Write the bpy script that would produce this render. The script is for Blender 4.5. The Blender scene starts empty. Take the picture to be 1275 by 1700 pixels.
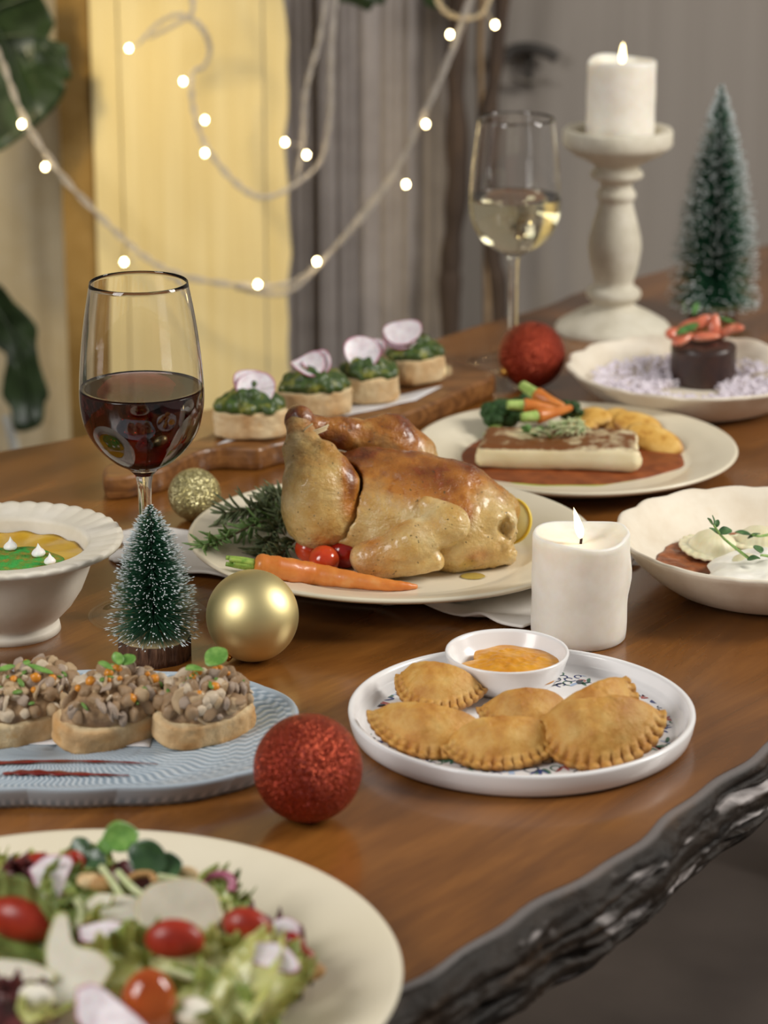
import bpy, bmesh, math, random
import numpy as np
from mathutils import Vector, Matrix, Euler
from math import sin, cos, pi, radians as R

random.seed(7)
SC = bpy.context.scene
COL = SC.collection

# ------------------------------------------------------------------ camera, world, lights, exposure
F = 4400.0                      # focal length in pixels of a 1275 x 1700 frame
PITCH = R(17.9)
CH = 0.61                       # camera height above the table top (table top is z = 0, floor is z = -0.75)
cd = bpy.data.cameras.new('camera')
cam = bpy.data.objects.new('camera', cd)
COL.objects.link(cam)
cam.location = (0, 0, CH)
cam.rotation_euler = (pi/2 - PITCH, 0, 0)
cd.sensor_fit = 'VERTICAL'
cd.sensor_height = 36.0
cd.lens = F/1700*36.0
cd.clip_start = 0.05
cd.dof.use_dof = True
cd.dof.focus_distance = 1.70
cd.dof.aperture_fstop = (cd.lens/1000)/0.0135
SC.camera = cam

w = bpy.data.worlds.new('world')
SC.world = w
w.use_nodes = True
w.node_tree.nodes['Background'].inputs[0].default_value = (1.0, 0.97, 0.93, 1)
w.node_tree.nodes['Background'].inputs[1].default_value = 0.19
vs = SC.view_settings
vs.view_transform = 'Standard'
vs.look = 'None'
vs.exposure = 0.0
vs.gamma = 1.0
vs.use_curve_mapping = False


def area(name, loc, target, sx, sy, power, col):
    l = bpy.data.lights.new(name, 'AREA')
    l.shape = 'RECTANGLE'
    l.size, l.size_y, l.energy, l.color = sx, sy, power, col
    o = bpy.data.objects.new(name, l)
    COL.objects.link(o)
    o.location = loc
    o.rotation_euler = (Vector(target)-Vector(loc)).to_track_quat('-Z', 'Y').to_euler()
    return o


def spot(name, loc, target, power, col, deg, blend, rad=0.05):
    l = bpy.data.lights.new(name, 'SPOT')
    l.energy, l.color, l.spot_size, l.spot_blend, l.shadow_soft_size = power, col, R(deg), blend, rad
    o = bpy.data.objects.new(name, l)
    COL.objects.link(o)
    o.location = loc
    o.rotation_euler = (Vector(target)-Vector(loc)).to_track_quat('-Z', 'Y').to_euler()
    return o


area('softbox_right', (1.75, 1.75, 1.15), (0.0, 1.75, 0.0), 0.55, 1.0, 38, (1.0, 0.96, 0.89))
area('softbox_left', (-1.35, 0.55, 1.15), (0.0, 1.8, 0.0), 0.7, 1.0, 25, (1.0, 0.98, 0.95))
spot('warm_lamp', (-0.60, 2.42, 0.62), (-0.225, 3.08, 0.02), 19, (1.0, 0.79, 0.40), 40, 1.0, 0.06)


# ------------------------------------------------------------------ measuring: a pixel of the photograph to a point in the room
def ray(px, py):
    x = (px-637.5)/F
    y = -(py-850)/F
    return np.array([x, cos(PITCH)+y*sin(PITCH), -sin(PITCH)+y*cos(PITCH)])


def at(px, py, h=0.0):
    d = ray(px, py)
    p = d*((h-CH)/d[2])
    return (p[0], p[1], h)


def aty(px, py, y):
    d = ray(px, py)
    p = d*(y/d[1])
    return (p[0], y, p[2]+CH)


def ppm(p):
    return F/(p[1]*cos(PITCH)+(CH-p[2])*sin(PITCH))


def prof(ax, rows):             # (half width in px, row in px) on a vertical axis at ax -> (radius, height)
    out = []
    for hw, py in rows:
        p = aty(637.5, py, ax[1])
        out.append((hw/ppm((ax[0], ax[1], p[2])), p[2]))
    return out


# ------------------------------------------------------------------ materials
def lin(c):
    return tuple(((v/255)/12.92 if v/255 <= 0.04045 else ((v/255+0.055)/1.055)**2.4) for v in c) + (1.0,)


class N:
    def __init__(self, name):
        m = bpy.data.materials.new(name)
        m.use_nodes = True
        self.m, self.t = m, m.node_tree
        self.b = self.t.nodes['Principled BSDF']
        self.tc = None

    def n(self, typ, **kw):
        o = self.t.nodes.new(typ)
        for k, v in kw.items():
            setattr(o, k, v)
        return o

    def l(self, a, b):
        self.t.links.new(a, b)

    def coord(self, which='Object', scale=None, rot=None):
        if self.tc is None:
            self.tc = self.n('ShaderNodeTexCoord')
        s = self.tc.outputs[which]
        if scale or rot:
            mp = self.n('ShaderNodeMapping')
            if scale:
                mp.inputs['Scale'].default_value = scale
            if rot:
                mp.inputs['Rotation'].default_value = rot
            self.l(s, mp.inputs[0])
            s = mp.outputs[0]
        return s

    def noise(self, scale, detail=4, rough=0.55, vec=None, dist=0.0):
        o = self.n('ShaderNodeTexNoise')
        o.inputs['Scale'].default_value = scale
        o.inputs['Detail'].default_value = detail
        o.inputs['Roughness'].default_value = rough
        o.inputs['Distortion'].default_value = dist
        self.l(vec if vec is not None else self.coord(), o.inputs['Vector'])
        return o.outputs['Fac']

    def ramp(self, fac, stops):
        o = self.n('ShaderNodeValToRGB')
        e = o.color_ramp.elements
        while len(e) < len(stops):
            e.new(0.5)
        for i, (p, c) in enumerate(stops):
            e[i].position = p
            e[i].color = lin(c) if len(c) == 3 else c
        self.l(fac, o.inputs[0])
        return o.outputs[0]

    def mix(self, fac, a, b):
        o = self.n('ShaderNodeMix', data_type='RGBA')
        for sock, v in ((o.inputs[0], fac), (o.inputs[6], a), (o.inputs[7], b)):
            if isinstance(v, (int, float)):
                sock.default_value = v
            elif isinstance(v, tuple):
                sock.default_value = lin(v)
            else:
                self.l(v, sock)
        return o.outputs[2]

    def math(self, op, a, b=0.0, clamp=False):
        o = self.n('ShaderNodeMath', operation=op, use_clamp=clamp)
        for sock, v in ((o.inputs[0], a), (o.inputs[1], b)):
            if isinstance(v, (int, float)):
                sock.default_value = v
            else:
                self.l(v, sock)
        return o.outputs[0]

    def attr(self, name):
        o = self.n('ShaderNodeAttribute')
        o.attribute_name = name
        return o.outputs['Fac']

    def base(self, c):
        if isinstance(c, tuple):
            self.b.inputs['Base Color'].default_value = lin(c)
        else:
            self.l(c, self.b.inputs['Base Color'])
        return self

    def bump(self, h, strength=0.3, dist=0.001):
        o = self.n('ShaderNodeBump')
        o.inputs['Strength'].default_value = strength
        o.inputs['Distance'].default_value = dist
        self.l(h, o.inputs['Height'])
        self.l(o.outputs[0], self.b.inputs['Normal'])
        return self

    def set(self, **kw):
        names = dict(rough='Roughness', metal='Metallic', ior='IOR', trans='Transmission Weight', sss='Subsurface Weight',
                     sssr='Subsurface Scale', coat='Coat Weight', coatr='Coat Roughness', spec='Specular IOR Level', sheen='Sheen Weight')
        for k, v in kw.items():
            s = self.b.inputs[names[k]]
            if isinstance(v, (int, float)):
                s.default_value = v
            else:
                self.l(v, s)
        return self

    def rad(self, r, g, b):
        self.b.inputs['Subsurface Radius'].default_value = (r, g, b)
        return self


def simple(name, c1, c2=None, scale=60, rough=0.5, bump=0.0, bscale=None, bdist=0.0006, lo=0.38, hi=0.62, **kw):
    k = N(name)
    if c2:
        k.base(k.ramp(k.noise(scale), [(lo, c1), (hi, c2)]))
    else:
        k.base(c1)
    k.set(rough=rough, **kw)
    if bump:
        k.bump(k.noise(bscale or scale*2), bump, bdist)
    return k.m


# ------------------------------------------------------------------ numpy noise and signed-distance helpers
def vn(P, s, seed=0):
    P = np.asarray(P, float)*s + seed*17.31
    I = np.floor(P).astype(np.int64)
    Fr = P-I
    Fr = Fr*Fr*(3-2*Fr)

    def h(i, j, k):
        n = (i*374761393 + j*668265263 + k*2147483647 + seed*974711) & 0xffffffff
        n = ((n ^ (n >> 13))*1274126177) & 0xffffffff
        return ((n ^ (n >> 16)) & 0xffff)/32767.5-1.0
    o = 0
    for a in (0, 1):
        for b in (0, 1):
            for c in (0, 1):
                wgt = (Fr[..., 0] if a else 1-Fr[..., 0])*(Fr[..., 1] if b else 1-Fr[..., 1])*(Fr[..., 2] if c else 1-Fr[..., 2])
                o = o+wgt*h(I[..., 0]+a, I[..., 1]+b, I[..., 2]+c)
    return o


def fbm(P, s, octv=3, seed=0):
    o, a = 0, 1.0
    for i in range(octv):
        o = o+a*vn(P, s*2**i, seed+i)
        a *= 0.5
    return o/1.75


def smin(a, b, k):
    h = np.clip(0.5+0.5*(b-a)/k, 0, 1)
    return b*(1-h)+a*h-k*h*(1-h)


def caps(P, a, b, ra, rb):
    a, b = np.array(a, float), np.array(b, float)
    d = b-a
    t = np.clip(((P-a)@d)/max(d@d, 1e-12), 0, 1)
    return np.linalg.norm(P-a-t[..., None]*d, axis=-1)-(ra+(rb-ra)*t)


def ell(P, c, r):
    q = (P-np.array(c, float))/np.array(r, float)
    return (np.linalg.norm(q, axis=-1)-1)*min(r)


def rbox(P, c, half, rad):
    q = np.abs(P-np.array(c, float))-(np.array(half, float)-rad)
    return np.linalg.norm(np.maximum(q, 0), axis=-1)+np.minimum(q.max(-1), 0)-rad


def snet(f, lo, hi, h):         # surface nets: one continuous quad mesh round f < 0
    lo = np.array(lo, float)
    n = [int(math.ceil((hi[i]-lo[i])/h))+1 for i in range(3)]
    G = np.stack(np.meshgrid(*[lo[i]+h*np.arange(n[i]) for i in range(3)], indexing='ij'), -1)
    D = f(G)
    S = D < 0
    c = [k-1 for k in n]
    acc = np.zeros(c+[3])
    cnt = np.zeros(c)
    for a in range(3):
        b1, b2 = (a+1) % 3, (a+2) % 3
        for o1 in (0, 1):
            for o2 in (0, 1):
                off = [0, 0, 0]
                off[b1], off[b2] = o1, o2
                s0 = tuple(slice(off[i], off[i]+c[i]) for i in range(3))
                off2 = list(off)
                off2[a] = 1
                s1 = tuple(slice(off2[i], off2[i]+c[i]) for i in range(3))
                d0, d1 = D[s0], D[s1]
                x = S[s0] != S[s1]
                den = np.where(x, d0-d1, 1.0)
                t = np.where(x, d0/den, 0)
                for i in range(3):
                    acc[..., i] += np.where(x, off[i]+(t if i == a else 0), 0)
                cnt += x
    act = cnt > 0
    idx = -np.ones(c, int)
    idx[act] = np.arange(act.sum())
    V = lo+h*(np.argwhere(act)+acc[act]/cnt[act][:, None])
    Fs = []
    for a in range(3):
        b1, b2 = (a+1) % 3, (a+2) % 3
        s0 = [slice(1, k-1) for k in n]
        s1 = [slice(1, k-1) for k in n]
        s0[a], s1[a] = slice(0, n[a]-1), slice(1, n[a])
        A, B = S[tuple(s0)], S[tuple(s1)]
        x = np.argwhere(A != B)
        if not len(x):
            continue
        neg = A[tuple(x.T)]
        p = x.copy()
        p[:, b1] += 1
        p[:, b2] += 1

        def g(d1, d2):
            q = p.copy()
            q[:, b1] -= d1
            q[:, b2] -= d2
            return idx[tuple(q.T)]
        q = np.stack([g(1, 1), g(0, 1), g(0, 0), g(1, 0)], 1)
        q[~neg] = q[~neg][:, ::-1]
        Fs.append(q)
    return V, np.concatenate(Fs)


# ------------------------------------------------------------------ object helpers
BASE = {}


def link(o, parent=None):
    COL.objects.link(o)
    if parent is not None:
        o.parent = parent
    return o


def raw_mesh(name, V, Fc, m, smooth=True, attrs=None):
    me = bpy.data.meshes.new(name)
    V = np.asarray(V, float)
    vol = 0.0
    Vc = V-V.mean(0)
    byn = {}
    for f in Fc:
        byn.setdefault(len(f), []).append(f)
    for n_, fs in byn.items():
        A = np.asarray(fs, int)
        for q in range(1, n_-1):
            vol += np.einsum('ij,ij->i', Vc[A[:, 0]], np.cross(Vc[A[:, q]], Vc[A[:, q+1]])).sum()
    if vol < 0:                 # normals point outwards on every closed shape
        Fc = [tuple(f)[::-1] for f in Fc]
    me.from_pydata(V.tolist(), [], [list(map(int, f)) for f in Fc])
    if smooth:
        me.polygons.foreach_set('use_smooth', [True]*len(me.polygons))
    if m:
        for mm in (m if isinstance(m, list) else [m]):
            me.materials.append(mm)
    if attrs:
        for k, v in attrs.items():
            a = me.attributes.new(k, 'FLOAT', 'POINT')
            a.data.foreach_set('value', np.asarray(v, np.float32))
    me.update()
    return me


def mk(name, V, Fc, m, parent=None, smooth=True, attrs=None, local=False, loc=None):
    """One mesh object. V is in room coordinates (or already local to its parent when local)."""
    V = np.asarray(V, float)
    if parent is not None:
        base = np.array(BASE.get(parent.name, (0, 0, 0)))
        me = raw_mesh(name, V if local else V-base, Fc, m, smooth, attrs)
        o = link(bpy.data.objects.new(name, me), parent)
        BASE[o.name] = tuple(base)
        return o
    if local:
        b = np.array(loc if loc is not None else (0, 0, 0), float)
        me = raw_mesh(name, V, Fc, m, smooth, attrs)
    else:
        b = np.array(loc, float) if loc is not None else np.array([V[:, 0].mean(), V[:, 1].mean(), V[:, 2].min()])
        me = raw_mesh(name, V-b, Fc, m, smooth, attrs)
    o = link(bpy.data.objects.new(name, me))
    o.location = b
    BASE[o.name] = tuple(b)
    return o


def tag(o, label, cat, group=None, kind=None):
    o['label'] = label
    o['category'] = cat
    if group:
        o['group'] = group
    if kind:
        o['kind'] = kind
    return o


def thing(name, loc, label, cat, group=None, rot=None):
    o = link(bpy.data.objects.new(name, None))
    o.empty_display_size = 0.01
    o.location = loc
    if rot is not None:
        o.rotation_euler = rot
    BASE[o.name] = tuple(loc)
    return tag(o, label, cat, group)


def struct(o):
    o['kind'] = 'structure'
    return o


def stuff(o):
    o['kind'] = 'stuff'
    return o


def piece(name, me, parent, loc, rot=(0, 0, 0), s=1.0):
    """A child that shares mesh data; loc is local to the parent."""
    o = link(bpy.data.objects.new(name, me), parent)
    o.location = loc
    o.rotation_euler = rot
    o.scale = (s, s, s) if isinstance(s, (int, float)) else s
    return o


class MB:
    def __init__(self):
        self.V, self.F, self.A, self.n = [], [], [], 0

    def add(self, V, Fc, a=None):
        V = np.asarray(V, float)
        self.F += [[int(i)+self.n for i in f] for f in Fc]
        self.V.append(V)
        self.A.append(np.full(len(V), 0.0 if a is None else a) if np.isscalar(a) or a is None else np.asarray(a))
        self.n += len(V)
        return self

    def get(self):
        return np.concatenate(self.V), self.F

    def attr(self):
        return np.concatenate(self.A)


def spline(P, n):               # Catmull-Rom through the points
    P = np.asarray(P, float)
    Q = np.vstack([2*P[0]-P[1], P, 2*P[-1]-P[-2]])
    out = []
    for i in range(len(P)-1):
        p0, p1, p2, p3 = Q[i:i+4]
        for t in np.arange(n)/n:
            out.append(0.5*((2*p1)+(p2-p0)*t+(2*p0-5*p1+4*p2-p3)*t*t+(3*p1-p0-3*p2+p3)*t**3))
    out.append(P[-1])
    return np.array(out)


def lathe(pr, n=96, c=(0, 0), wob=None, closed=False):
    """Profile [(r, z)] turned round a vertical axis; wob(theta, r, z) -> (r, z). r = 0 ends become poles."""
    th = np.arange(n)*2*pi/n
    V, Fc, rows = [], [], []
    for r, z in pr:
        if r <= 1e-9:
            rows.append([len(V)])
            V.append((c[0], c[1], z))
            continue
        rows.append(list(range(len(V), len(V)+n)))
        rr, zz = (np.full(n, r), np.full(n, z)) if wob is None else wob(th, r, z)
        V += list(zip(c[0]+rr*np.cos(th), c[1]+rr*np.sin(th), zz*np.ones(n)))
    pairs = list(zip(rows[:-1], rows[1:]))
    if closed:
        pairs.append((rows[-1], rows[0]))
    for a, b in pairs:
        if len(a) == 1 and len(b) == 1:
            continue
        for i in range(n):
            j = (i+1) % n
            if len(a) == 1:
                Fc.append((a[0], b[j], b[i]))
            elif len(b) == 1:
                Fc.append((a[i], a[j], b[0]))
            else:
                Fc.append((a[i], a[j], b[j], b[i]))
    return np.array(V), Fc


def tube(P, rad, n=8, cap=True):
    P = np.asarray(P, float)
    m = len(P)
    rad = np.broadcast_to(np.asarray(rad, float), (m,))
    T = np.gradient(P, axis=0)
    T /= np.linalg.norm(T, axis=1)[:, None]+1e-12
    u = np.cross(T[0], (0, 0, 1))
    if np.linalg.norm(u) < 1e-3:
        u = np.cross(T[0], (1, 0, 0))
    V = []
    th = np.arange(n)*2*pi/n
    for i in range(m):
        u = u-T[i]*(u@T[i])
        u /= np.linalg.norm(u)+1e-12
        v = np.cross(T[i], u)
        V.append(P[i]+rad[i]*(np.cos(th)[:, None]*u+np.sin(th)[:, None]*v))
    V = np.concatenate(V)
    Fc = [(i*n+j, i*n+(j+1) % n, (i+1)*n+(j+1) % n, (i+1)*n+j) for i in range(m-1) for j in range(n)]
    if cap:
        Fc += [tuple(range(n))[::-1], tuple(range((m-1)*n, m*n))]
    return V, Fc


def grid(nu, nv, fn, thick=0.0):
    """Sheet from fn(U, V) -> (..., 3); with thickness it is closed all round."""
    U, W = np.meshgrid(np.linspace(0, 1, nu), np.linspace(0, 1, nv), indexing='ij')
    P = fn(U, W)
    q = [(i*nv+j, (i+1)*nv+j, (i+1)*nv+j+1, i*nv+j+1) for i in range(nu-1) for j in range(nv-1)]
    A = P.reshape(-1, 3)
    if not thick:
        return A, q
    du = np.gradient(P, axis=0)
    dv = np.gradient(P, axis=1)
    Nn = np.cross(du, dv)
    Nn /= np.linalg.norm(Nn, axis=-1)[..., None]+1e-12
    B = (P-Nn*thick).reshape(-1, 3)
    k = nu*nv
    Fc = list(q)+[tuple(k+i for i in f[::-1]) for f in q]
    rim = [i*nv for i in range(nu)]+[(nu-1)*nv+j for j in range(1, nv)]+[i*nv+nv-1 for i in range(nu-2, -1, -1)]+[j for j in range(nv-2, 0, -1)]
    for a, b in zip(rim, rim[1:]+rim[:1]):
        Fc.append((b, a, k+a, k+b))
    return np.vstack([A, B]), Fc


def ico(sub=2):
    bm = bmesh.new()
    bmesh.ops.create_icosphere(bm, subdivisions=sub, radius=1.0)
    V = np.array([v.co[:] for v in bm.verts])
    Fc = [[v.index for v in f.verts] for f in bm.faces]
    bm.free()
    return V, Fc


ICO = {k: ico(k) for k in (1, 2, 3, 4, 5)}


def blob(sub, r, amp=0.15, s=1.5, seed=0, octv=2):
    V, Fc = ICO[sub]
    r = np.array(r if not np.isscalar(r) else (r, r, r), float)
    d = 1+amp*fbm(V+seed*3.7, s, octv, seed % 50)
    return V*d[:, None]*r, Fc


def rot(V, e):
    M = np.array(Euler(e).to_matrix())
    return np.asarray(V)@M.T


def box(c, half, r=0.0, rotz=0.0):
    bm = bmesh.new()
    bmesh.ops.create_cube(bm, size=2.0)
    for v in bm.verts:
        v.co = Vector((v.co.x*half[0], v.co.y*half[1], v.co.z*half[2]))
    if r:
        bmesh.ops.bevel(bm, geom=bm.edges[:], offset=r, segments=2, affect='EDGES', profile=0.5)
    bm.verts.index_update()
    V = np.array([v.co[:] for v in bm.verts])
    Fc = [[v.index for v in f.verts] for f in bm.faces]
    bm.free()
    return rot(V, (0, 0, rotz))+np.array(c), Fc

# ------------------------------------------------------------------ the room
def m_wall(name, c1, c2, sx, bump=0.25):
    k = N(name)
    v = k.coord('Object', (sx, sx, 1.2))
    n1 = k.noise(1.0, 5, 0.6, v)
    n2 = k.noise(3.0, 3, 0.5)
    k.base(k.mix(k.math('MULTIPLY', n2, 0.6), k.ramp(n1, [(0.35, c1), (0.65, c2)]), c1))
    k.set(rough=0.85, spec=0.2).bump(n1, bump, 0.004)
    return k.m


M_wall = m_wall('wall_paint', (152, 144, 136), (162, 154, 146), 70)
M_floor = simple('floor_stone', (92, 84, 80), (120, 110, 104), 3, 0.55, 0.2, 30, 0.003)
T0 = -0.75
WY = 3.26


def slab(name, c, half, m):
    return struct(mk(name, *box(c, half, 0.0), m, smooth=False))


slab('wall_back', (0.2, WY+0.05, 0.55), (2.4, 0.05, 1.3), M_wall)
slab('wall_left', (-2.25, 1.0, 0.55), (0.05, 2.31, 1.3), M_wall)
slab('floor', (0.2, 1.0, T0-0.03), (2.5, 2.4, 0.03), M_floor)

# curtain of grey cloth hanging on the wall
M_curt = simple('curtain_cloth', (150, 142, 138), (160, 152, 148), 25, 0.9, 0.3, 300, 0.001, spec=0.15)
M_curt2 = simple('beige_curtain_cloth', (222, 204, 166), (228, 212, 178), 25, 0.9, 0.3, 300, 0.001, spec=0.15)


def curtain(x0, x1, y, per, amp, seed):
    rng = random.Random(seed)
    ph = [rng.uniform(0, 6.28) for _ in range(5)]

    def fn(U, W):
        x = x0+(x1-x0)*U
        z = T0+0.02+(1.75)*W
        t = x/per*2*pi
        yy = y+amp*(0.6*np.sin(t+ph[0])+0.35*np.sin(1.9*t+ph[1]+0.6*np.sin(2.2*W+ph[2]))+0.25*np.sin(3.7*t+ph[3]))
        return np.stack([x, yy, z], -1)
    return grid(160, 14, fn, 0.002)


o = thing('curtain', (0.0, 3.19, T0+0.02), 'grey cloth curtain with soft vertical folds beside the lit wooden panel', 'curtain')
mk('cloth', *curtain(-0.145, 0.085, 3.185, 0.050, 0.006, 3), M_curt, o)
mk('curtain_rod', *tube([(-0.2, 3.19, 1.0), (0.14, 3.19, 1.0)], 0.008, 10), M_curt, o)
o = thing('curtain', (-0.55, 3.19, T0+0.02), 'beige cloth curtain at the left edge behind the broad leaves', 'curtain')
mk('cloth', *curtain(-0.95, -0.325, 3.185, 0.12, 0.005, 5), M_curt2, o)
mk('curtain_rod', *tube([(-0.98, 3.19, 1.0), (-0.3, 3.19, 1.0)], 0.008, 10), M_curt, o)

# the pale wooden panel lit by the warm lamp
M_plank = N('pale_plank')
_v = M_plank.coord('Object', (60, 60, 2.5))
_n = M_plank.noise(1.0, 5, 0.6, _v, 0.4)
M_plank.base(M_plank.ramp(_n, [(0.3, (228, 206, 146)), (0.7, (238, 220, 168))])).set(rough=0.75, spec=0.25).bump(_n, 0.1, 0.001)
M_plank = M_plank.m
M_amber_spill = simple('amber_spill_plank', (150, 118, 64), (162, 130, 76), 30, 0.75, spec=0.25)  # amber lamp spill beside the boards, put into an added plank's colour
M_slot = simple('dark_slot', (96, 84, 66), (120, 104, 80), 60, 0.8)
pan = thing('wooden_panel', (-0.22, 3.09, T0), 'pale board panel glowing yellow under a warm lamp left of the grey curtain', 'panel')
PY = 3.085
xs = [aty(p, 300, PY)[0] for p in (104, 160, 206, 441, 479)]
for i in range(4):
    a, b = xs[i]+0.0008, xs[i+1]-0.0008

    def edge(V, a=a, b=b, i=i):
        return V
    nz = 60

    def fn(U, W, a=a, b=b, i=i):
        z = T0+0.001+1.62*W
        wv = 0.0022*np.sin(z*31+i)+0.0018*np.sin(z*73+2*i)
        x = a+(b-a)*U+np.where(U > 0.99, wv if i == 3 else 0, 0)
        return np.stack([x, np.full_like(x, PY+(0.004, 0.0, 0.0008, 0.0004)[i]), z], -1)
    mk('plank', *grid(4, nz, fn, -0.022), M_amber_spill if i == 0 else M_plank, pan, smooth=False)
for (px, py, wd, hg) in ((275, 92, 38, 9), (391, 93, 48, 10), (385, 430, 66, 9), (158, 78, 14, 14), (206, 25, 8, 62)):
    p = aty(px, py, PY)
    s_ = ppm(p)
    V, Fc = blob(3, (wd/2/s_, 0.0028, hg/2/s_), 0.25, 1.5, px)
    mk('knot', V+np.array((p[0], PY+0.0005, p[2])), Fc, M_slot, pan)

# upright rough branches
M_bark_post = N('branch_bark')
_v = M_bark_post.coord('Object', (60, 60, 6))
_n = M_bark_post.noise(1.0, 5, 0.65, _v)
M_bark_post.base(M_bark_post.ramp(_n, [(0.3, (52, 42, 36)), (0.6, (82, 66, 54)), (0.8, (124, 96, 68))])).set(rough=0.85).bump(_n, 0.8, 0.006)
M_bark_post = M_bark_post.m
M_straw = simple('pale_branch', (150, 122, 90), (170, 142, 108), 40, 0.8, 0.4, 90)
for (pts, rr, mm, lab) in (
        ([(765, -60), (757, 120), (760, 300), (748, 430), (747, 560), (745, 900)], 17, M_bark_post, 'thick dark bark branch standing upright right of the grey curtain'),
        ([(838, -60), (822, 110), (806, 250), (818, 420), (830, 560), (832, 900)], 13, M_bark_post, 'thin dark bark branch standing upright behind the white wine glass'),
        ([(800, -60), (796, 120), (804, 300), (808, 480), (812, 900)], 6, M_straw, 'slender pale branch between the two dark upright branches')):
    P = [aty(a, b, 3.16 if rr != 6 else 3.205) for a, b in pts]
    P[-1] = (P[-1][0], P[-1][1], T0)
    P = spline(P, 10)
    rad = rr/1340*(1+0.18*np.array([math.sin(i*0.9)+math.sin(i*0.37+1) for i in range(len(P))])/2)
    V, Fc = tube(P, rad, 14)
    V = V+0.0016*fbm(V, 40, 2, rr)[:, None]*np.array((1, 1, 0))
    tag(mk('branch', V, Fc, mm), lab, 'branch')

# dark bars added in place of an unidentified dark mark on the wall
M_dark_bar = simple('dark_bar', (58, 54, 50), (74, 68, 62), 30, 0.6)
P = [aty(a, b, 3.235) for a, b in ((838, 100), (850, 84), (880, 80), (912, 88), (924, 97))]
br = thing('wall_bars', (P[2][0], 3.25, P[2][2]-0.04), 'small pair of dark bars on the grey wall behind the white wine glass', 'hook')
mk('bar', *tube(spline(P, 8), 0.0075, 10), M_dark_bar, br)
P = [aty(a, b, 3.24) for a, b in ((850, 128), (880, 136), (914, 134))]
mk('lower_bar', *tube(spline(P, 8), 0.0028, 8), simple('grey_bar', (112, 104, 96), (124, 116, 106), 30, 0.7), br)
mk('middle_bar', *box((P[1][0], 3.25, P[1][2]+0.018), (0.003, 0.009, 0.026), 0.001), M_dark_bar, br)

# ------------------------------------------------------------------ table
TA = R(54.0)
TU = np.array((cos(TA), sin(TA)))
TN = np.array((sin(TA), -cos(TA)))
TO = np.array((0.1, 1.268))


def tw(s, t):
    return TO[0]+s*TU[0]+t*TN[0], TO[1]+s*TU[1]+t*TN[1]


bs = np.array([-1.0, 0.0, 0.383, 0.604, 0.927, 1.123, 1.277, 1.459, 1.7])
bt = np.array([-0.83, -0.80, -0.783, -0.733, -0.71, -0.714, -0.69, -0.666, -0.65])


def fedge(s):
    return 0.0035*np.sin(s*17+1.0)+0.002*np.sin(s*41)+0.0012*np.sin(s*97+2)


M_top = N('varnished_wood')
k = M_top
v1 = k.coord('Object', (2.6, 15, 4), (0, 0, R(8)))
n1 = k.noise(1.0, 6, 0.62, v1, 0.9)
v2 = k.coord('Object', (8, 130, 20))
n2 = k.noise(1.0, 4, 0.6, v2)
n3 = k.noise(5.0, 4, 0.6)
cA = k.ramp(n1, [(0.25, (84, 49, 18)), (0.45, (124, 76, 29)), (0.6, (152, 97, 41)), (0.78, (110, 66, 27))])
cB = k.mix(k.math('MULTIPLY', n2, 0.45), cA, (72, 41, 17))
cC = k.mix(k.ramp(n3, [(0.5, (0, 0, 0)), (0.75, (90, 90, 90))]), cB, (156, 100, 46))
k.base(cC).set(rough=k.math('ADD', k.math('MULTIPLY', n3, 0.16), 0.16), spec=0.5, coat=0.35, coatr=0.12).bump(n2, 0.06, 0.0008)
M_top = k.m
M_live = N('live_edge_bark')
k = M_live
g = k.attr('worn')
n1 = k.noise(90, 5, 0.6)
v3 = k.coord('Object', (14, 60, 60))
n4 = k.noise(1.0, 4, 0.6, v3)
cA = k.ramp(n4, [(0.3, (20, 15, 11)), (0.55, (40, 29, 19)), (0.72, (70, 48, 25))])
k.base(k.mix(g, cA, (188, 180, 178))).set(rough=0.62, spec=0.22).bump(n1, 0.7, 0.002)
M_live = k.m

table = thing('dining_table', (0.0, 1.6, T0), 'long varnished brown wooden table with a rough dark live edge', 'table')
rotm = Matrix.Rotation(TA, 3, 'Z')
ns = 260
S_ = np.linspace(-0.85, 1.68, ns)
NT = 14
LOC = np.array((TO[0], TO[1], 0.0))


def tl(s, t, z):               # table coordinates -> local to a part rotated by TA about TO
    return np.stack([s, -t, z], -1)


top = []
for zz in (0.0, -0.052):
    rows = []
    for j in range(NT+1):
        f = j/NT
        tf = fedge(S_)-0.004*(zz < 0)
        tb = np.interp(S_, bs, bt)+0.006*np.sin(S_*13)+0.003*np.sin(S_*31)
        t = tb+(tf-tb)*f
        z = np.full(ns, zz)
        rows.append(tl(S_, t, z))
    top.append(np.array(rows))
A = np.concatenate([top[0].reshape(-1, 3), top[1].reshape(-1, 3)])
kk = (NT+1)*ns
Fc = []
for j in range(NT):
    for i in range(ns-1):
        a = j*ns+i
        Fc.append((a, a+ns, a+ns+1, a+1))
        Fc.append((kk+a, kk+a+1, kk+a+ns+1, kk+a+ns))
for i in range(ns-1):
    Fc.append((i, i+1, kk+i+1, kk+i))
    a = NT*ns+i
    Fc.append((a+1, a, kk+a, kk+a+1))
for j in range(NT):
    a, b = j*ns, (j+1)*ns
    Fc.append((b, a, kk+a, kk+b))
    a, b = j*ns+ns-1, (j+1)*ns+ns-1
    Fc.append((a, b, kk+b, kk+a))
# local frame: x along the edge, y = -t ; rotated so that +t maps to TN
me = raw_mesh('tabletop', A, [f[::-1] for f in Fc], M_top, smooth=False)
o = link(bpy.data.objects.new('tabletop', me), table)
o.location = LOC-np.array(table.location)
o.rotation_euler = (0, 0, TA)
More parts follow.
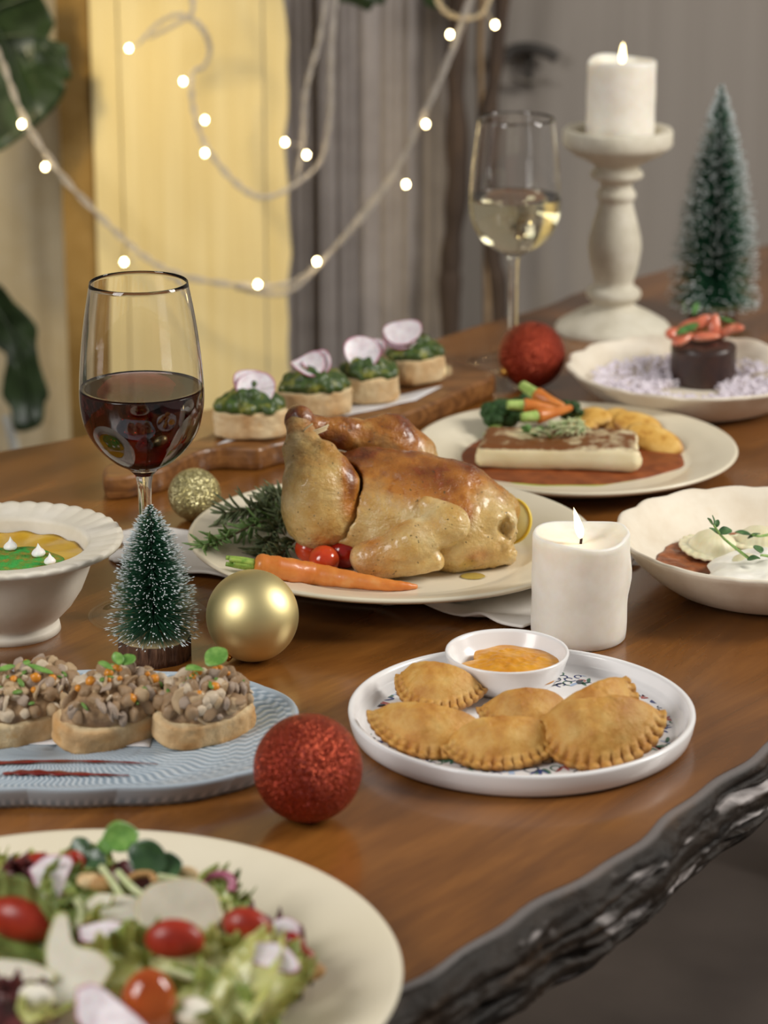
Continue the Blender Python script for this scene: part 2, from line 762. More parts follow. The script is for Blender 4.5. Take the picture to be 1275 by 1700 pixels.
# live edge: a rough strip swept along the front
nse, npf = 1100, 34
Se = np.linspace(-0.5, 1.66, nse)
V = []
pfz = np.linspace(0, 1, npf)
u_, q_ = np.meshgrid(Se, pfz, indexing='ij')
bulge = 0.016*np.sin(pi*np.clip(q_*0.92+0.04, 0, 1))**0.7
P3 = np.stack([u_*6+q_*1.2, q_*4.2, 0*u_], -1)
d1 = fbm(P3, 1.0, 4, 11)
P4 = np.stack([u_*22+q_*2, q_*13, 0*u_], -1)
d2 = fbm(P4, 1.0, 3, 23)
d3 = fbm(np.stack([u_*120, q_*22, 0*u_], -1), 1.0, 2, 31)
gro = np.abs(d1)
disp = -0.007*np.exp(-(gro/0.08)**2)+0.0022*d2+0.003*d1+0.0022*d3
env = np.clip(q_*9, 0, 1)*np.clip((1-q_)*9, 0, 1)
t_ = fedge(u_)+bulge+disp*env+0.0006
low = -0.050-0.008*fbm(np.stack([Se*9, 0*Se, 0*Se], -1), 1, 3, 4)
z_ = -0.0005+(low[:, None])*q_**0.9+0.002*d2*env
worn = np.clip((fbm(np.stack([u_*26, q_*9, 0*u_], -1), 1.0, 3, 57)-0.30)*7.0, 0, 1)*env*np.clip(0.6+fbm(P4*3.1, 1, 2, 9)*1.8, 0, 1)
lip = np.clip(1-q_*34, 0, 1)*0.30
F_ = []
V = tl(u_, t_, z_).reshape(-1, 3)
nV = len(V)
for i in range(nse-1):
    for j in range(npf-1):
        a = i*npf+j
        F_.append((a, a+1, a+npf+1, a+npf))
inner = []
back = tl(Se, fedge(Se)-0.03, np.full(nse, -0.049)).reshape(-1, 3)
backt = tl(Se, fedge(Se)-0.03, np.full(nse, -0.003)).reshape(-1, 3)
V = np.vstack([V, back, backt])
for i in range(nse-1):
    a, b = i*npf+npf-1, (i+1)*npf-1+npf
    F_.append((a, nV+i, nV+i+1, b))
    F_.append((nV+i, nV+nse+i, nV+nse+i+1, nV+i+1))
    F_.append((nV+nse+i, i*npf, (i+1)*npf, nV+nse+i+1))
at_ = np.concatenate([np.maximum(worn, lip).ravel(), np.zeros(2*nse)])
me = raw_mesh('live_edge', V, [f[::-1] for f in F_], M_live, True, {'worn': at_})
o = link(bpy.data.objects.new('live_edge', me), table)
o.location = LOC-np.array(table.location)
o.rotation_euler = (0, 0, TA)
for s in (-0.55, 1.5):
    x, y = tw(s, -0.38)
    mk('table_leg', *box((x, y, (T0-0.052)/2), (0.045, 0.22, (-T0-0.052)/2), 0.004, TA), M_top, table)

# ------------------------------------------------------------------ string lights
M_wire = simple('pale_wire', (182, 174, 166), None, rough=0.6)
M_gold_wire = simple('beige_wire', (222, 200, 160), None, rough=0.6)
k = N('lit_bulb')
k.b.inputs['Base Color'].default_value = (1, 0.9, 0.7, 1)
k.b.inputs['Emission Color'].default_value = (1.0, 0.80, 0.42, 1)
k.b.inputs['Emission Strength'].default_value = 32.0
M_bulb = k.m
LY = 2.97


def strand(lab, paths, bulbs, mwire, rad=0.0018):
    p0 = aty(*paths[0][0], LY)
    t = thing('string_lights', (p0[0], LY, p0[2]), lab, 'string lights')
    for kx, pth in enumerate(paths):
        P = spline([np.array(aty(a, b, LY))+np.array((0, 0.008*math.sin(i*1.7+kx), 0)) for i, (a, b) in enumerate(pth)], 9)
        mb = MB()
        ph = np.arange(len(P))*0.9
        off = np.stack([np.cos(ph), np.sin(ph), np.sin(ph+1)], -1)*0.0016
        mb.add(*tube(P+off, rad, 6)).add(*tube(P-off, rad, 6))
        mk('wire', *mb.get(), mwire, t)
    for (a, b, la, lb) in bulbs:
        c = np.array(aty(a, b, LY-0.012))
        V, Fc = blob(2, (0.0026, 0.0026, 0.0034), 0.0, 1, 1)
        bo = mk('bulb', V+c, Fc, M_bulb, t)
        q = np.array(aty(la, lb, LY))
        d = (q-c)/np.linalg.norm(q-c)
        mk('bulb_socket', *tube([c+d*0.0022, c+d*0.0052], [0.0016, 0.0014], 8), mwire, t)
        mk('bulb_lead', *tube([c+d*0.005, (c+q)/2+np.array((0, 0, -0.001)), q], 0.0007, 5), mwire, t)
    return t


strand('long pale string of lights swagging low across the yellow panel and up to the right',
       [[(-30, 40), (0, 100), (40, 195), (100, 285), (175, 370), (235, 425), (300, 455), (400, 472), (480, 472), (535, 432), (600, 362), (660, 278), (705, 185), (750, 80), (790, -40)],
        [(392, 478), (440, 488), (487, 478), (540, 428), (610, 345), (668, 262), (712, 172), (758, 70), (796, -40)]],
       [(36, 206, 60, 240), (75, 277, 96, 280), (206, 435, 232, 424), (428, 472, 440, 484), (526, 434, 536, 432), (674, 306, 655, 285), (707, 206, 698, 205), (747, 57, 757, 68)], M_wire)
strand('short pale string of lights looping down in front of the yellow panel centre',
       [[(232, 70), (262, 40), (300, 24), (335, 44), (348, 82), (338, 112), (320, 122), (322, 180), (345, 250), (395, 308), (440, 325), (490, 306), (532, 268), (548, 190), (550, 90), (560, -40)],
        [(492, 300), (503, 230), (508, 150), (530, 65), (548, -40)], [(250, 62), (290, 40), (320, 16), (312, -40)]],
       [(214, 80, 234, 70), (304, 135, 320, 130), (340, 199, 328, 205), (340, 254, 350, 256), (473, 236, 500, 240), (509, 257, 500, 252)], M_wire)
strand('beige string of lights hanging in a small loop above the dark branches',
       [[(715, -40), (732, 12), (762, 28), (800, 20), (826, -40)]], [(822, 41, 806, 16)], M_gold_wire, 0.0016)

# ------------------------------------------------------------------ broad leaves
M_leaf = N('broad_leaf')
k = M_leaf
_n = k.noise(30, 4)
k.base(k.ramp(_n, [(0.35, (30, 44, 22)), (0.65, (52, 70, 40))])).set(rough=0.38, spec=0.5).bump(_n, 0.3, 0.003)
M_leaf = k.m
M_stalk = simple('pale_stalk', (196, 196, 190), (206, 206, 198), 20, 0.6)


def outline_leaf(name, pts, y, lab, rib, thick=0.0012, parts=None, curl=0.02):
    """A lobed leaf from its outline (px), cupped in depth, with a raised midrib; points are placed at their own depth."""
    c0 = np.array(aty(*np.mean(pts, axis=0), y))
    t = thing(name, tuple(c0), lab, 'leaf')
    W = spline([aty(a, b, y) for a, b in pts+pts[:1]], 6)[:-1]
    n = len(W)
    V, Fc = [], []
    K = 7
    for k_ in range(K+1):
        f = 1-k_/K
        q = c0+(W-c0)*f
        d = np.linalg.norm(q-c0, axis=1)
        q[:, 1] = y+curl*np.sin(d*30)*0.6-curl*0.4*(d/0.06)**2+0.004*fbm(q, 60, 2, 3)
        V.append(q)
    V = np.concatenate(V)
    for k_ in range(K):
        for i in range(n):
            j = (i+1) % n
            Fc.append((k_*n+i, k_*n+j, (k_+1)*n+j, (k_+1)*n+i))
    o = mk('blade', V, Fc, M_leaf, t)
    md = o.modifiers.new('solid', 'SOLIDIFY')
    md.thickness = thick
    for rb in rib:
        mk('rib', *tube(spline([np.array(aty(a, b, y-0.006)) for a, b in rb], 6), 0.0016, 6), M_leaf, t)
    return t


outline_leaf('monstera_leaf', [(-90, -60), (40, -80), (68, -10), (88, 34), (88, 45), (78, 50), (80, 66), (98, 72), (110, 78), (112, 100), (118, 130), (104, 136), (108, 150), (92, 178), (66, 204), (34, 228), (0, 246), (-60, 250), (-100, 120)], 2.99,
             'large dark green leaf hanging in the upper left corner', [[(-60, -40), (0, 60), (60, 200)], [(0, 60), (60, 60), (108, 100)], [(-20, 20), (30, 0), (62, -10)]])
outline_leaf('monstera_leaf', [(-60, 440), (0, 462), (24, 500), (58, 540), (60, 575), (66, 610), (80, 655), (74, 672), (71, 700), (52, 712), (26, 712), (16, 680), (2, 660), (4, 630), (10, 600), (0, 570), (-50, 540)], 2.94,
             'drooping dark green leaf at the left edge below the string of lights', [[(-40, 460), (20, 560), (48, 700)], [(10, 540), (40, 560), (58, 580)]])
outline_leaf('monstera_leaf', [(545, -60), (560, 0), (578, 6), (600, 14), (612, 20), (622, 8), (640, 4), (650, -60)], 3.03,
             'tip of a green leaf at the top edge above the grey curtain', [[(600, -50), (606, 10)]])
outline_leaf('monstera_leaf', [(690, -60), (702, 0), (716, 14), (730, 8), (742, -60)], 3.05,
             'small green leaf tip at the top edge beside the dark branch', [[(715, -50), (716, 8)]])
P = spline([aty(10, 690, 2.96), aty(20, 725, 2.96), aty(34, 790, 2.98), aty(40, 900, 3.0)], 8)
tag(mk('leaf_stalk', *tube(P, 0.006, 10), M_stalk), 'pale stalk below the drooping leaf at the left edge', 'stalk')

# ------------------------------------------------------------------ glassware
k = N('clear_glass')
k.base((255, 255, 255)).set(rough=0.0, trans=1.0, ior=1.47)
M_glass = k.m


k = N('thin_clear_glass')           # a thin clear sheet: mirror reflection by angle, the rest passes straight through
tr = k.n('ShaderNodeBsdfTransparent')
tr.inputs[0].default_value = (0.97, 0.98, 0.98, 1)
gl = k.n('ShaderNodeBsdfGlossy')
gl.inputs['Roughness'].default_value = 0.02
fr_ = k.n('ShaderNodeFresnel')
fr_.inputs['IOR'].default_value = 1.6
mx = k.n('ShaderNodeMixShader')
gm_ = k.n('ShaderNodeNewGeometry')
k.l(k.math('MULTIPLY', fr_.outputs[0], k.math('SUBTRACT', 1.0, gm_.outputs['Backfacing'])), mx.inputs[0])
k.l(tr.outputs[0], mx.inputs[1])
k.l(gl.outputs[0], mx.inputs[2])
k.l(mx.outputs[0], k.t.nodes['Material Output'].inputs['Surface'])
M_thin = k.m


def wine_mat(name, density, col):
    k = N(name)
    k.base((255, 255, 255)).set(rough=0.0, trans=1.0, ior=1.34)
    va = k.n('ShaderNodeVolumeAbsorption')
    va.inputs['Color'].default_value = (*col, 1)
    va.inputs['Density'].default_value = density
    k.l(va.outputs[0], k.t.nodes['Material Output'].inputs['Volume'])
    return k.m


def wine_glass(ax, rows, stem_i, level_py, wmat, lab, wlab, wname, th=0.00065):
    """rows: outer outline from the rim down to the foot edge; the bowl is hollow, stem and foot solid."""
    pr = prof(ax, rows)
    t = thing('wine_glass', (ax[0], ax[1], 0.0), lab, 'glass')
    bowl = spline(np.array(pr[:stem_i+1]), 8)
    stem = spline(np.array(pr[stem_i:]), 6)
    bot = bowl[-1]
    # inner wall of the bowl
    inn = []
    zb = bot[1]+0.006
    for r, z in bowl[:-1]:
        if z > zb:
            inn.append((max(r-th*(1+0.5*(z < zb+0.02)), 0.0), z+0.0))
    inn = [q for q in inn if q[0] > 0.002]
    inn_arr = np.array(inn)
    rim = [(inn[0][0]+th*0.5, inn[0][1]+th*0.45)]
    sr, sz = stem[:, 0], stem[:, 1]
    foot = [(max(r, 0.0012), max(z, 0.0012)) for r, z in zip(sr, sz)]
    full = [(0.0, zb+0.0005)]+[tuple(q) for q in inn[::-1]]+rim+[tuple(q) for q in bowl]+foot[1:]
    cut = next(i for i, q in enumerate(full) if i > 2+len(inn)+len(bowl) and q[0] > 0.0072 and q[1] < 0.02)
    zc_ = full[cut][1]
    flat = full[cut:]
    full = full[:cut]+[(full[cut][0]*0.97, zc_-0.0002), (0.0, zc_-0.0006)]
    V, Fc = lathe(full, 128, (ax[0], ax[1]))
    mk('bowl_and_stem', V, [f[::-1] for f in Fc], M_glass, t)
    flat = [(0.0, zc_-0.0012), (flat[0][0]*0.9, zc_-0.0010)]+flat+[(flat[-1][0]+0.0005, 0.0011), (flat[-1][0]+0.0004, 0.0005), (flat[-1][0]-0.0006, 0.0002), (0.0, 0.0004)]
    V, Fc = lathe(flat, 128, (ax[0], ax[1]))
    mk('foot', V, Fc, M_thin, t)
    # wine
    zl = aty(637.5, level_py, ax[1])[2]
    wr = [(0.0, zl)]
    r_l = np.interp(zl, inn_arr[::-1, 1], inn_arr[::-1, 0])
    wr += [(r_l*0.5, zl), (r_l*0.9, zl), (r_l-0.0015, zl+0.0001), (r_l+0.00025, zl+0.0009)]
    for r, z in inn:
        if z < zl:
            wr.append((r+0.00025, z-0.0001))
    wr.append((0.0, zb+0.0002))
    V, Fc = lathe(wr, 128, (ax[0], ax[1]))
    tag(mk(wname, V, [f[::-1] for f in Fc], wmat), wlab, 'wine')
    return t


M_red = wine_mat('red_wine_liquid', 150, (0.70, 0.03, 0.05))
M_white = wine_mat('white_wine_liquid', 9, (0.93, 0.88, 0.45))
axR = at(246, 1022)
wine_glass(axR, [(82, 468), (92, 525), (99, 580), (103, 630), (103, 670), (95, 708), (77, 738), (52, 762), (28, 776), (15, 788), (11.5, 810), (11, 860), (12, 930), (14, 975), (22, 998), (60, 1014), (98, 1021)], 9, 643, M_red,
           'tall stemmed glass half full of red wine at the left beside the soup bowl', 'dark red wine filling half of the left glass', 'red_wine')
axW = at(851, 603)
wine_glass(axW, [(63, 196), (69, 240), (74, 290), (76, 330), (75, 352), (69, 375), (54, 398), (30, 414), (14, 422), (9, 432), (8, 460), (8, 520), (9.5, 565), (16, 585), (45, 597), (75, 602)], 8, 328, M_white,
           'tall stemmed glass of white wine standing behind the dark red ball', 'pale white wine in the glass before the dark branches', 'white_wine')

# ------------------------------------------------------------------ candles
k = N('candle_wax')
_n = k.noise(70, 4)
k.base(k.ramp(_n, [(0.35, (240, 232, 218)), (0.65, (247, 241, 230))])).set(rough=0.42, sss=0.5, sssr=0.012, spec=0.4).rad(1.0, 0.75, 0.5).bump(_n, 0.15, 0.001)
M_wax = k.m
k = N('flame')
k.b.inputs['Base Color'].default_value = (1, 0.8, 0.4, 1)
k.b.inputs['Emission Color'].default_value = (1.0, 0.78, 0.38, 1)
k.b.inputs['Emission Strength'].default_value = 7
M_flame = k.m
M_wick = simple('wick', (60, 34, 22), None, rough=0.9)


def candle(c, r, h, lab, lean, seed, fl=0.022):
    t = thing('pillar_candle', c, lab, 'candle')
    rim = r*0.97

    def wob(th, rr, zz):
        P = np.stack([np.cos(th)*2, np.sin(th)*2, np.full_like(th, zz*28)], -1)
        top = max(0.0, (zz-h*0.7)/(h*0.3))
        rad = rr*(1+0.010*vn(P, 1.0, seed))
        if seed == 1 and rr > r*0.9:           # a frozen drip down the right hand side
            rad = rad+0.0017*np.exp(-((np.mod(th+0.12+pi, 2*pi)-pi)/0.16)**2)*np.clip((zz-0.022)/0.012, 0, 1)*(1+0.5*math.sin(zz*170))
        z = zz+top*(0.0016*np.sin(th*2+seed)+0.0010*np.sin(th*3+1)) if rr > r*0.6 else np.full_like(th, zz)
        return rad, z
    pr = [(0, 0), (r*0.94, 0), (r*0.985, 0.0015), (r, 0.006)]+[(r*(1+0.006*math.sin(i*1.3)), 0.006+(h-0.012)*i/10) for i in range(1, 10)]
    pr += [(r*1.0, h-0.005), (r*0.995, h-0.002), (r*0.965, h-0.0003), (r*0.92, h-0.0008), (r*0.84, h-0.004), (r*0.6, h-0.0065), (r*0.3, h-0.0075), (0, h-0.0078)]
    V, Fc = lathe(pr, 96, (0, 0), wob)
    mk('wax_body', V, [f[::-1] for f in Fc], M_wax, t, local=True)
    wk = spline([(0, 0, h-0.009), (0.0004, 0, h-0.004), (-0.0006, 0, h-0.0005)], 5)
    mk('wick', *tube(wk, 0.0009, 8), M_wick, t, local=True)
    z0 = h-0.0045
    fr = [(0, 0), (0.0014, 0.0012), (0.0027, 0.0045), (0.0029, 0.0075), (0.0022, 0.0125), (0.0012, 0.0175), (0, fl)]
    V, Fc = lathe(spline(np.array(fr), 4).tolist()[:-1]+[(0, fl)], 24)
    V[:, 0] += lean*(V[:, 2]/fl)**1.4
    V[:, 2] += z0
    mk('flame', V, [f[::-1] for f in Fc], M_flame, t, local=True)
    return t


candle(at(960, 1056), 0.0312, 0.0715, 'short white pillar candle standing on the table behind the pastry plate', -0.005, 1, 0.0215)

hx = at(1017, 548)
M_stone = N('whitewashed_wood')
k = M_stone
_n = k.noise(45, 5, 0.6)
k.base(k.ramp(_n, [(0.3, (200, 192, 172)), (0.5, (216, 209, 190)), (0.7, (226, 220, 204))])).set(rough=0.62, spec=0.35).bump(_n, 0.25, 0.001)
M_stone = k.m
hp = prof(hx, [(95, 548), (95, 541), (90, 535), (60, 518), (38, 508), (34, 503), (36, 499), (43, 494), (46, 487), (43, 480), (34, 475), (32, 468), (34, 460), (40, 440), (44, 412), (43, 395), (37, 370), (30, 345), (28, 336), (29, 332), (32, 328), (33, 323), (31, 318), (27, 313), (26, 304), (31, 299), (41, 295), (44, 290), (42, 284), (35, 280), (37, 274), (47, 267), (72, 255), (88, 243), (91.5, 238), (91.5, 218), (89, 213)])
hp = [(0, 0)]+[(r, max(z, 0)) for r, z in hp]
zt = hp[-1][1]
hp += [(hp[-1][0]*0.93, zt), (hp[-1][0]*0.80, zt-0.002), (hp[-1][0]*0.78, zt-0.010), (0, zt-0.011)]
HP = []
for a, b in zip(hp[:-1], hp[1:]):
    for f in (0, 0.5):
        HP.append((a[0]+(b[0]-a[0])*f, a[1]+(b[1]-a[1])*f))
HP.append(hp[-1])
V, Fc = lathe([(0.0 if i == 0 else max(r, 1e-4), z) for i, (r, z) in enumerate(HP[:-1])]+[HP[-1]], 96, hx[:2])
cs = thing('candle_holder', hx, 'turned whitewashed wooden candle holder holding the rear white candle', 'candle holder')
o = mk('turned_stand', V, [f[::-1] for f in Fc], M_stone, cs)
candle((hx[0]+0.002, hx[1], zt-0.0108), 0.0318, 0.0745, 'white pillar candle burning on top of the turned candle holder', 0.0005, 4, 0.020)

# ------------------------------------------------------------------ Christmas balls
M_gold = simple('matte_gold', (232, 217, 160), None, rough=0.47, metal=1.0)
M_cap = simple('gold_cap', (222, 170, 84), None, rough=0.22, metal=1.0)


def glitter(name, c1, c2, c3, scale, metal=0.75):
    k = N(name)
    vo = k.n('ShaderNodeTexVoronoi')
    vo.inputs['Scale'].default_value = scale
    k.l(k.coord(), vo.inputs['Vector'])
    sep = k.n('ShaderNodeSeparateColor')
    k.l(vo.outputs['Color'], sep.inputs[0])
    k.base(k.ramp(sep.outputs[0], [(0.1, c1), (0.55, c2), (0.95, c3)]))
    k.set(rough=0.33, metal=metal)
    # every flake tilts its own way
    sub = k.n('ShaderNodeVectorMath', operation='SUBTRACT')
    k.l(vo.outputs['Color'], sub.inputs[0])
    sub.inputs[1].default_value = (0.5, 0.5, 0.5)
    sc = k.n('ShaderNodeVectorMath', operation='SCALE')
    k.l(sub.outputs[0], sc.inputs[0])
    sc.inputs['Scale'].default_value = 1.5
    ge = k.n('ShaderNodeNewGeometry')
    ad = k.n('ShaderNodeVectorMath', operation='ADD')
    k.l(ge.outputs['Normal'], ad.inputs[0])
    k.l(sc.outputs[0], ad.inputs[1])
    nm = k.n('ShaderNodeVectorMath', operation='NORMALIZE')
    k.l(ad.outputs[0], nm.inputs[0])
    k.l(nm.outputs[0], k.b.inputs['Normal'])
    return k.m


M_redgl = glitter('red_glitter', (84, 14, 6), (150, 42, 20), (206, 88, 50), 2300, 0.6)
M_goldgl = glitter('gold_glitter', (120, 108, 60), (196, 184, 120), (246, 238, 190), 2300, 0.8)


def ball(c, r, m, capdir, lab):
    t = thing('christmas_ball', (c[0], c[1], 0.0), lab, 'ornament')
    V, Fc = ICO[5]
    mk('ball_shell', V*r+np.array((0, 0, r)), Fc, m, t, local=True)
    d = Vector(capdir).normalized()
    M = d.to_track_quat('Z', 'Y').to_matrix()
    pr = [(0, r*0.97), (r*0.15, r*0.97), (r*0.15, r*1.06), (r*0.12, r*1.12), (0, r*1.13)]
    V, Fc = lathe(pr, 24, (0, 0), lambda th, rr, zz: (rr*(1+0.04*np.cos(th*12)), zz))
    V = V@np.array(M).T+np.array((0, 0, r))
    mk('hanger_cap', V, [f[::-1] for f in Fc], M_cap, t, local=True)
    a = np.linspace(0, 2*pi, 20)
    lp = np.stack([r*0.07*np.cos(a), 0*a, r*1.16+r*0.07*np.sin(a)], -1)@np.array(M).T+np.array((0, 0, r))
    mk('hanger_loop', *tube(lp, r*0.012, 6), M_cap, t, local=True)
    return t


ball(at(511, 1275, 0.03), 0.0300, M_redgl, (0.2, 0.9, -0.35), 'front red glitter ball beside the blue platter and the white pastry plate')
ball(at(883, 588, 0.03), 0.0293, M_redgl, (-0.80, -0.45, -0.40), 'rear red glitter ball standing before the white wine glass')
ball(at(419, 1022, 0.0295), 0.0295, M_gold, (-0.55, -0.42, -0.72), 'smooth matte gold ball in front of the roast chicken plate')
ball(at(323, 821, 0.0196), 0.0196, M_goldgl, (0.3, 0.8, -0.5), 'small sparkling gold glitter ball beside the handle of the wooden board')

# ------------------------------------------------------------------ bottle-brush trees
M_needle = simple('tinsel_green', (28, 74, 52), (44, 98, 66), 200, 0.45)
M_frost = simple('tinsel_frost', (226, 234, 236), None, rough=0.6)
M_wirecore = simple('twisted_wire', (62, 74, 66), None, rough=0.4, metal=0.6)
M_logtop = N('log_cut_face')
k = M_logtop
wv = k.n('ShaderNodeTexWave', wave_type='RINGS', rings_direction='Z')
wv.inputs['Scale'].default_value = 150
wv.inputs['Distortion'].default_value = 2.0
k.l(k.coord(), wv.inputs['Vector'])
k.base(k.ramp(wv.outputs['Fac'], [(0.0, (186, 164, 122)), (1.0, (206, 186, 144))])).set(rough=0.8)
M_logtop = k.m
M_logbark = N('log_bark')
k = M_logbark
_n = k.noise(1.0, 5, 0.65, k.coord('Object', (240, 240, 45)))
k.base(k.ramp(_n, [(0.3, (58, 36, 24)), (0.55, (104, 72, 52)), (0.75, (138, 104, 80))])).set(rough=0.85).bump(_n, 0.9, 0.003)
M_logbark = k.m


def brush_tree(base, sr, sh, rows, apex_z, lab, dens, seed, frost, nw):
    """rows: (height, radius) outline of the brush above the stump."""
    rng = random.Random(seed)
    t = thing('bottle_brush_tree', base, lab, 'tree ornament')
    n = 96

    def wob(th, rr, zz):
        return rr*(1+0.03*vn(np.stack([np.cos(th)*6, np.sin(th)*6, np.full_like(th, zz*20)], -1), 1, seed)), zz
    V, Fc = lathe([(0, 0), (sr, 0), (sr, sh*0.33), (sr, sh*0.66), (sr, sh-0.0006), (sr*0.97, sh)], n, (0, 0), wob)
    mk('log_base', V, [f[::-1] for f in Fc], M_logbark, t, local=True)
    V, Fc = lathe([(sr*0.985, sh-0.0005), (sr*0.95, sh+0.0004), (sr*0.5, sh+0.0004), (0, sh+0.0004)], n, (0, 0), wob)
    mk('cut_face', V, [f[::-1] for f in Fc], M_logtop, t, local=True)
    mk('wire_core', *tube([(0, 0, sh), (0, 0, apex_z)], 0.0011, 6), M_wirecore, t, local=True)
    zs = [q[0] for q in rows]
    rs = [q[1] for q in rows]
    nd, fr = MB(), MB()
    for i in range(dens):
        f = rng.random()**0.72
        z = apex_z-(apex_z-zs[0])*f
        rad = np.interp(z, zs, rs)*rng.uniform(0.80, 1.06)
        a = i*0.6180339*2*pi+rng.uniform(-0.4, 0.4)
        up = rng.uniform(0.05, 0.38)*rad
        low = max(0.0, 1-(z-zs[0])/(0.16*(apex_z-zs[0])))
        up -= low*rad*rng.uniform(0.35, 0.95)
        if sh+0.001 > z+up:
            if rad > sr*0.9:
                pass
            up = max(up, sh+0.001-z)
        p0 = np.array((0, 0, z))
        p1 = np.array((rad*cos(a), rad*sin(a), z+up))
        pm = (p0+p1)/2+np.array((0, 0, abs(up)*0.15))
        side = np.array((-sin(a), cos(a), 0))*nw
        upv = np.array((0, 0, nw))
        nd.add([p0-side, p0+side, pm-side*0.9, pm+side*0.9, p1, pm+upv, p0+upv], [(0, 1, 3, 2), (2, 3, 4), (1, 6, 5, 3), (6, 0, 2, 5), (5, 2, 4), (3, 5, 4)])
        if rng.random() < frost:
            c = p0+(p1-p0)*rng.uniform(0.9, 0.99)
            d = (p1-p0)/np.linalg.norm(p1-p0)
            q0, q1 = c-d*nw*rng.uniform(6, 15), c+d*nw*3
            w_ = nw*rng.uniform(1.3, 2.1)
            s2, u2 = side/nw*w_, np.array((0, 0, w_))
            fr.add([q0, (q0+q1)/2+s2, (q0+q1)/2-s2, (q0+q1)/2+u2, (q0+q1)/2-u2, q1], [(0, 1, 3), (0, 3, 2), (0, 2, 4), (0, 4, 1), (5, 3, 1), (5, 2, 3), (5, 4, 2), (5, 1, 4)])
    stuff(mk('needles', *nd.get(), M_needle, t, smooth=False, local=True))
    stuff(mk('frosted_tips', *fr.get(), M_frost, t, smooth=False, local=True))
    return t


b = at(257, 1089)
rw = [(a_[1], a_[0]) for a_ in prof(b, [(80, 1042), (79, 1020), (70, 985), (58, 945), (44, 905), (28, 872), (12, 848), (3, 838)])]
brush_tree(b, 60/ppm(b), aty(637, 1056, b[1])[2], rw, rw[-1][0], 'small frosted bottle brush tree on a log slice in front of the red wine glass', 4200, 3, 0.40, 0.00024)
b = at(1183, 528)
rw = [(a_[1], a_[0]) for a_ in prof(b, [(80, 498), (80, 470), (73, 420), (66, 370), (54, 310), (42, 260), (28, 210), (13, 165), (3, 140)])]
brush_tree(b, 40/ppm(b), 0.012, rw, rw[-1][0], 'tall frosted bottle brush tree behind the chocolate cake at the right', 5600, 5, 0.40, 0.00038)

# ------------------------------------------------------------------ ceramics
M_cream = simple('cream_glaze', (230, 219, 192), (234, 224, 200), 8, 0.32, coat=0.15)
M_ivory = simple('ivory_clay', (222, 214, 196), (234, 227, 212), 35, 0.5, 0.2, 120, 0.0006)
M_white = simple('white_melamine', (240, 238, 238), (244, 242, 241), 10, 0.25, coat=0.2)


def plate(name, c, R_, rim_h, well, lab, m, base_z=0.0, tilt=None, floor_z=0.0065, thick=0.0035):
    t_ = thick
    pr = [(0, 0.0012), (well*0.72, 0.0012), (well*0.75, 0.0), (well*0.80, 0.0), (well*0.83, 0.0022), (well*1.0, floor_z*0.55), (well*1.06, floor_z+0.001),
          (R_*0.85, rim_h-0.0075), (R_*0.97, rim_h-t_-0.0010), (R_*0.995, rim_h-t_*0.75), (R_, rim_h-t_*0.4), (R_*0.994, rim_h), (R_*0.975, rim_h-0.0003),
          (R_*0.85, rim_h-0.0042), (well*1.10, floor_z+0.0052), (well*1.03, floor_z+0.0040), (well*0.985, floor_z+0.0016), (well*0.93, floor_z+0.0002), (well*0.5, floor_z), (0, floor_z)]
    V, Fc = lathe(pr, 160)
    o = mk(name, V, [f[::-1] for f in Fc], m, local=True, loc=(c[0], c[1], base_z))
    if tilt:
        o.rotation_euler = tilt
    return tag(o, lab, 'plate')


# linen napkin under the chicken plate
M_linen = N('white_linen')
k = M_linen
br_ = k.n('ShaderNodeTexBrick')
br_.inputs['Scale'].default_value = 420
br_.inputs['Mortar Size'].default_value = 0.03
k.l(k.coord(), br_.inputs['Vector'])
_n = k.noise(40, 3)
k.base(k.ramp(_n, [(0.3, (222, 216, 208)), (0.7, (232, 227, 220))])).set(rough=0.9, spec=0.15, sheen=0.2).bump(br_.outputs['Fac'], 0.5, 0.0005)
M_linen = k.m
nA, nB, nC, nD = [np.array(at(*q)) for q in ((186, 936, 0), (868, 1050, 0), (1066, 930, 0), (206, 886, 0))]


def cloth(U, W):
    P = ((1-U)*(1-W))[..., None]*nA+(U*(1-W))[..., None]*nB+(U*W)[..., None]*nC+((1-U)*W)[..., None]*nD
    e = np.minimum(np.minimum(U, 1-U), np.minimum(W, 1-W))
    inside = np.clip(e/0.12, 0, 1)
    fold = 0.5+0.5*np.sin(26*W+7*U+2*np.sin(9*U))
    z = 0.0045+0.006*(1-inside)*fold*(0.6+0.4*np.sin(17*U+1))+0.0008*fbm(P, 60, 2, 2)
    z = np.where(e < 0.015, 0.0032+0.003*fold, z)
    front = np.clip((0.14-W)/0.14, 0, 1)
    z = z+0.006*front*np.exp(-((U-0.74-0.9*W)/0.045)**2)+0.005*front*np.exp(-((U-0.9-0.5*W)/0.03)**2)+0.004*front*np.exp(-((U-0.25)/0.06)**2)
    z = z*np.clip(0.45+(U*8), 0, 1)
    P = P.copy()
    P[..., 2] = z
    P[..., 0] += 0.004*np.sin(9*W+3)*(U < 0.03)
    P[..., 1] -= 0.004*np.sin(U*8)*(1-W)**6
    return P


o = mk('linen_napkin', *grid(120, 70, cloth, 0.0024), M_linen)
md = o.modifiers.new('sub', 'SUBSURF')
md.levels = md.render_levels = 1
tag(o, 'white linen napkin folded beneath the roast chicken plate', 'napkin')

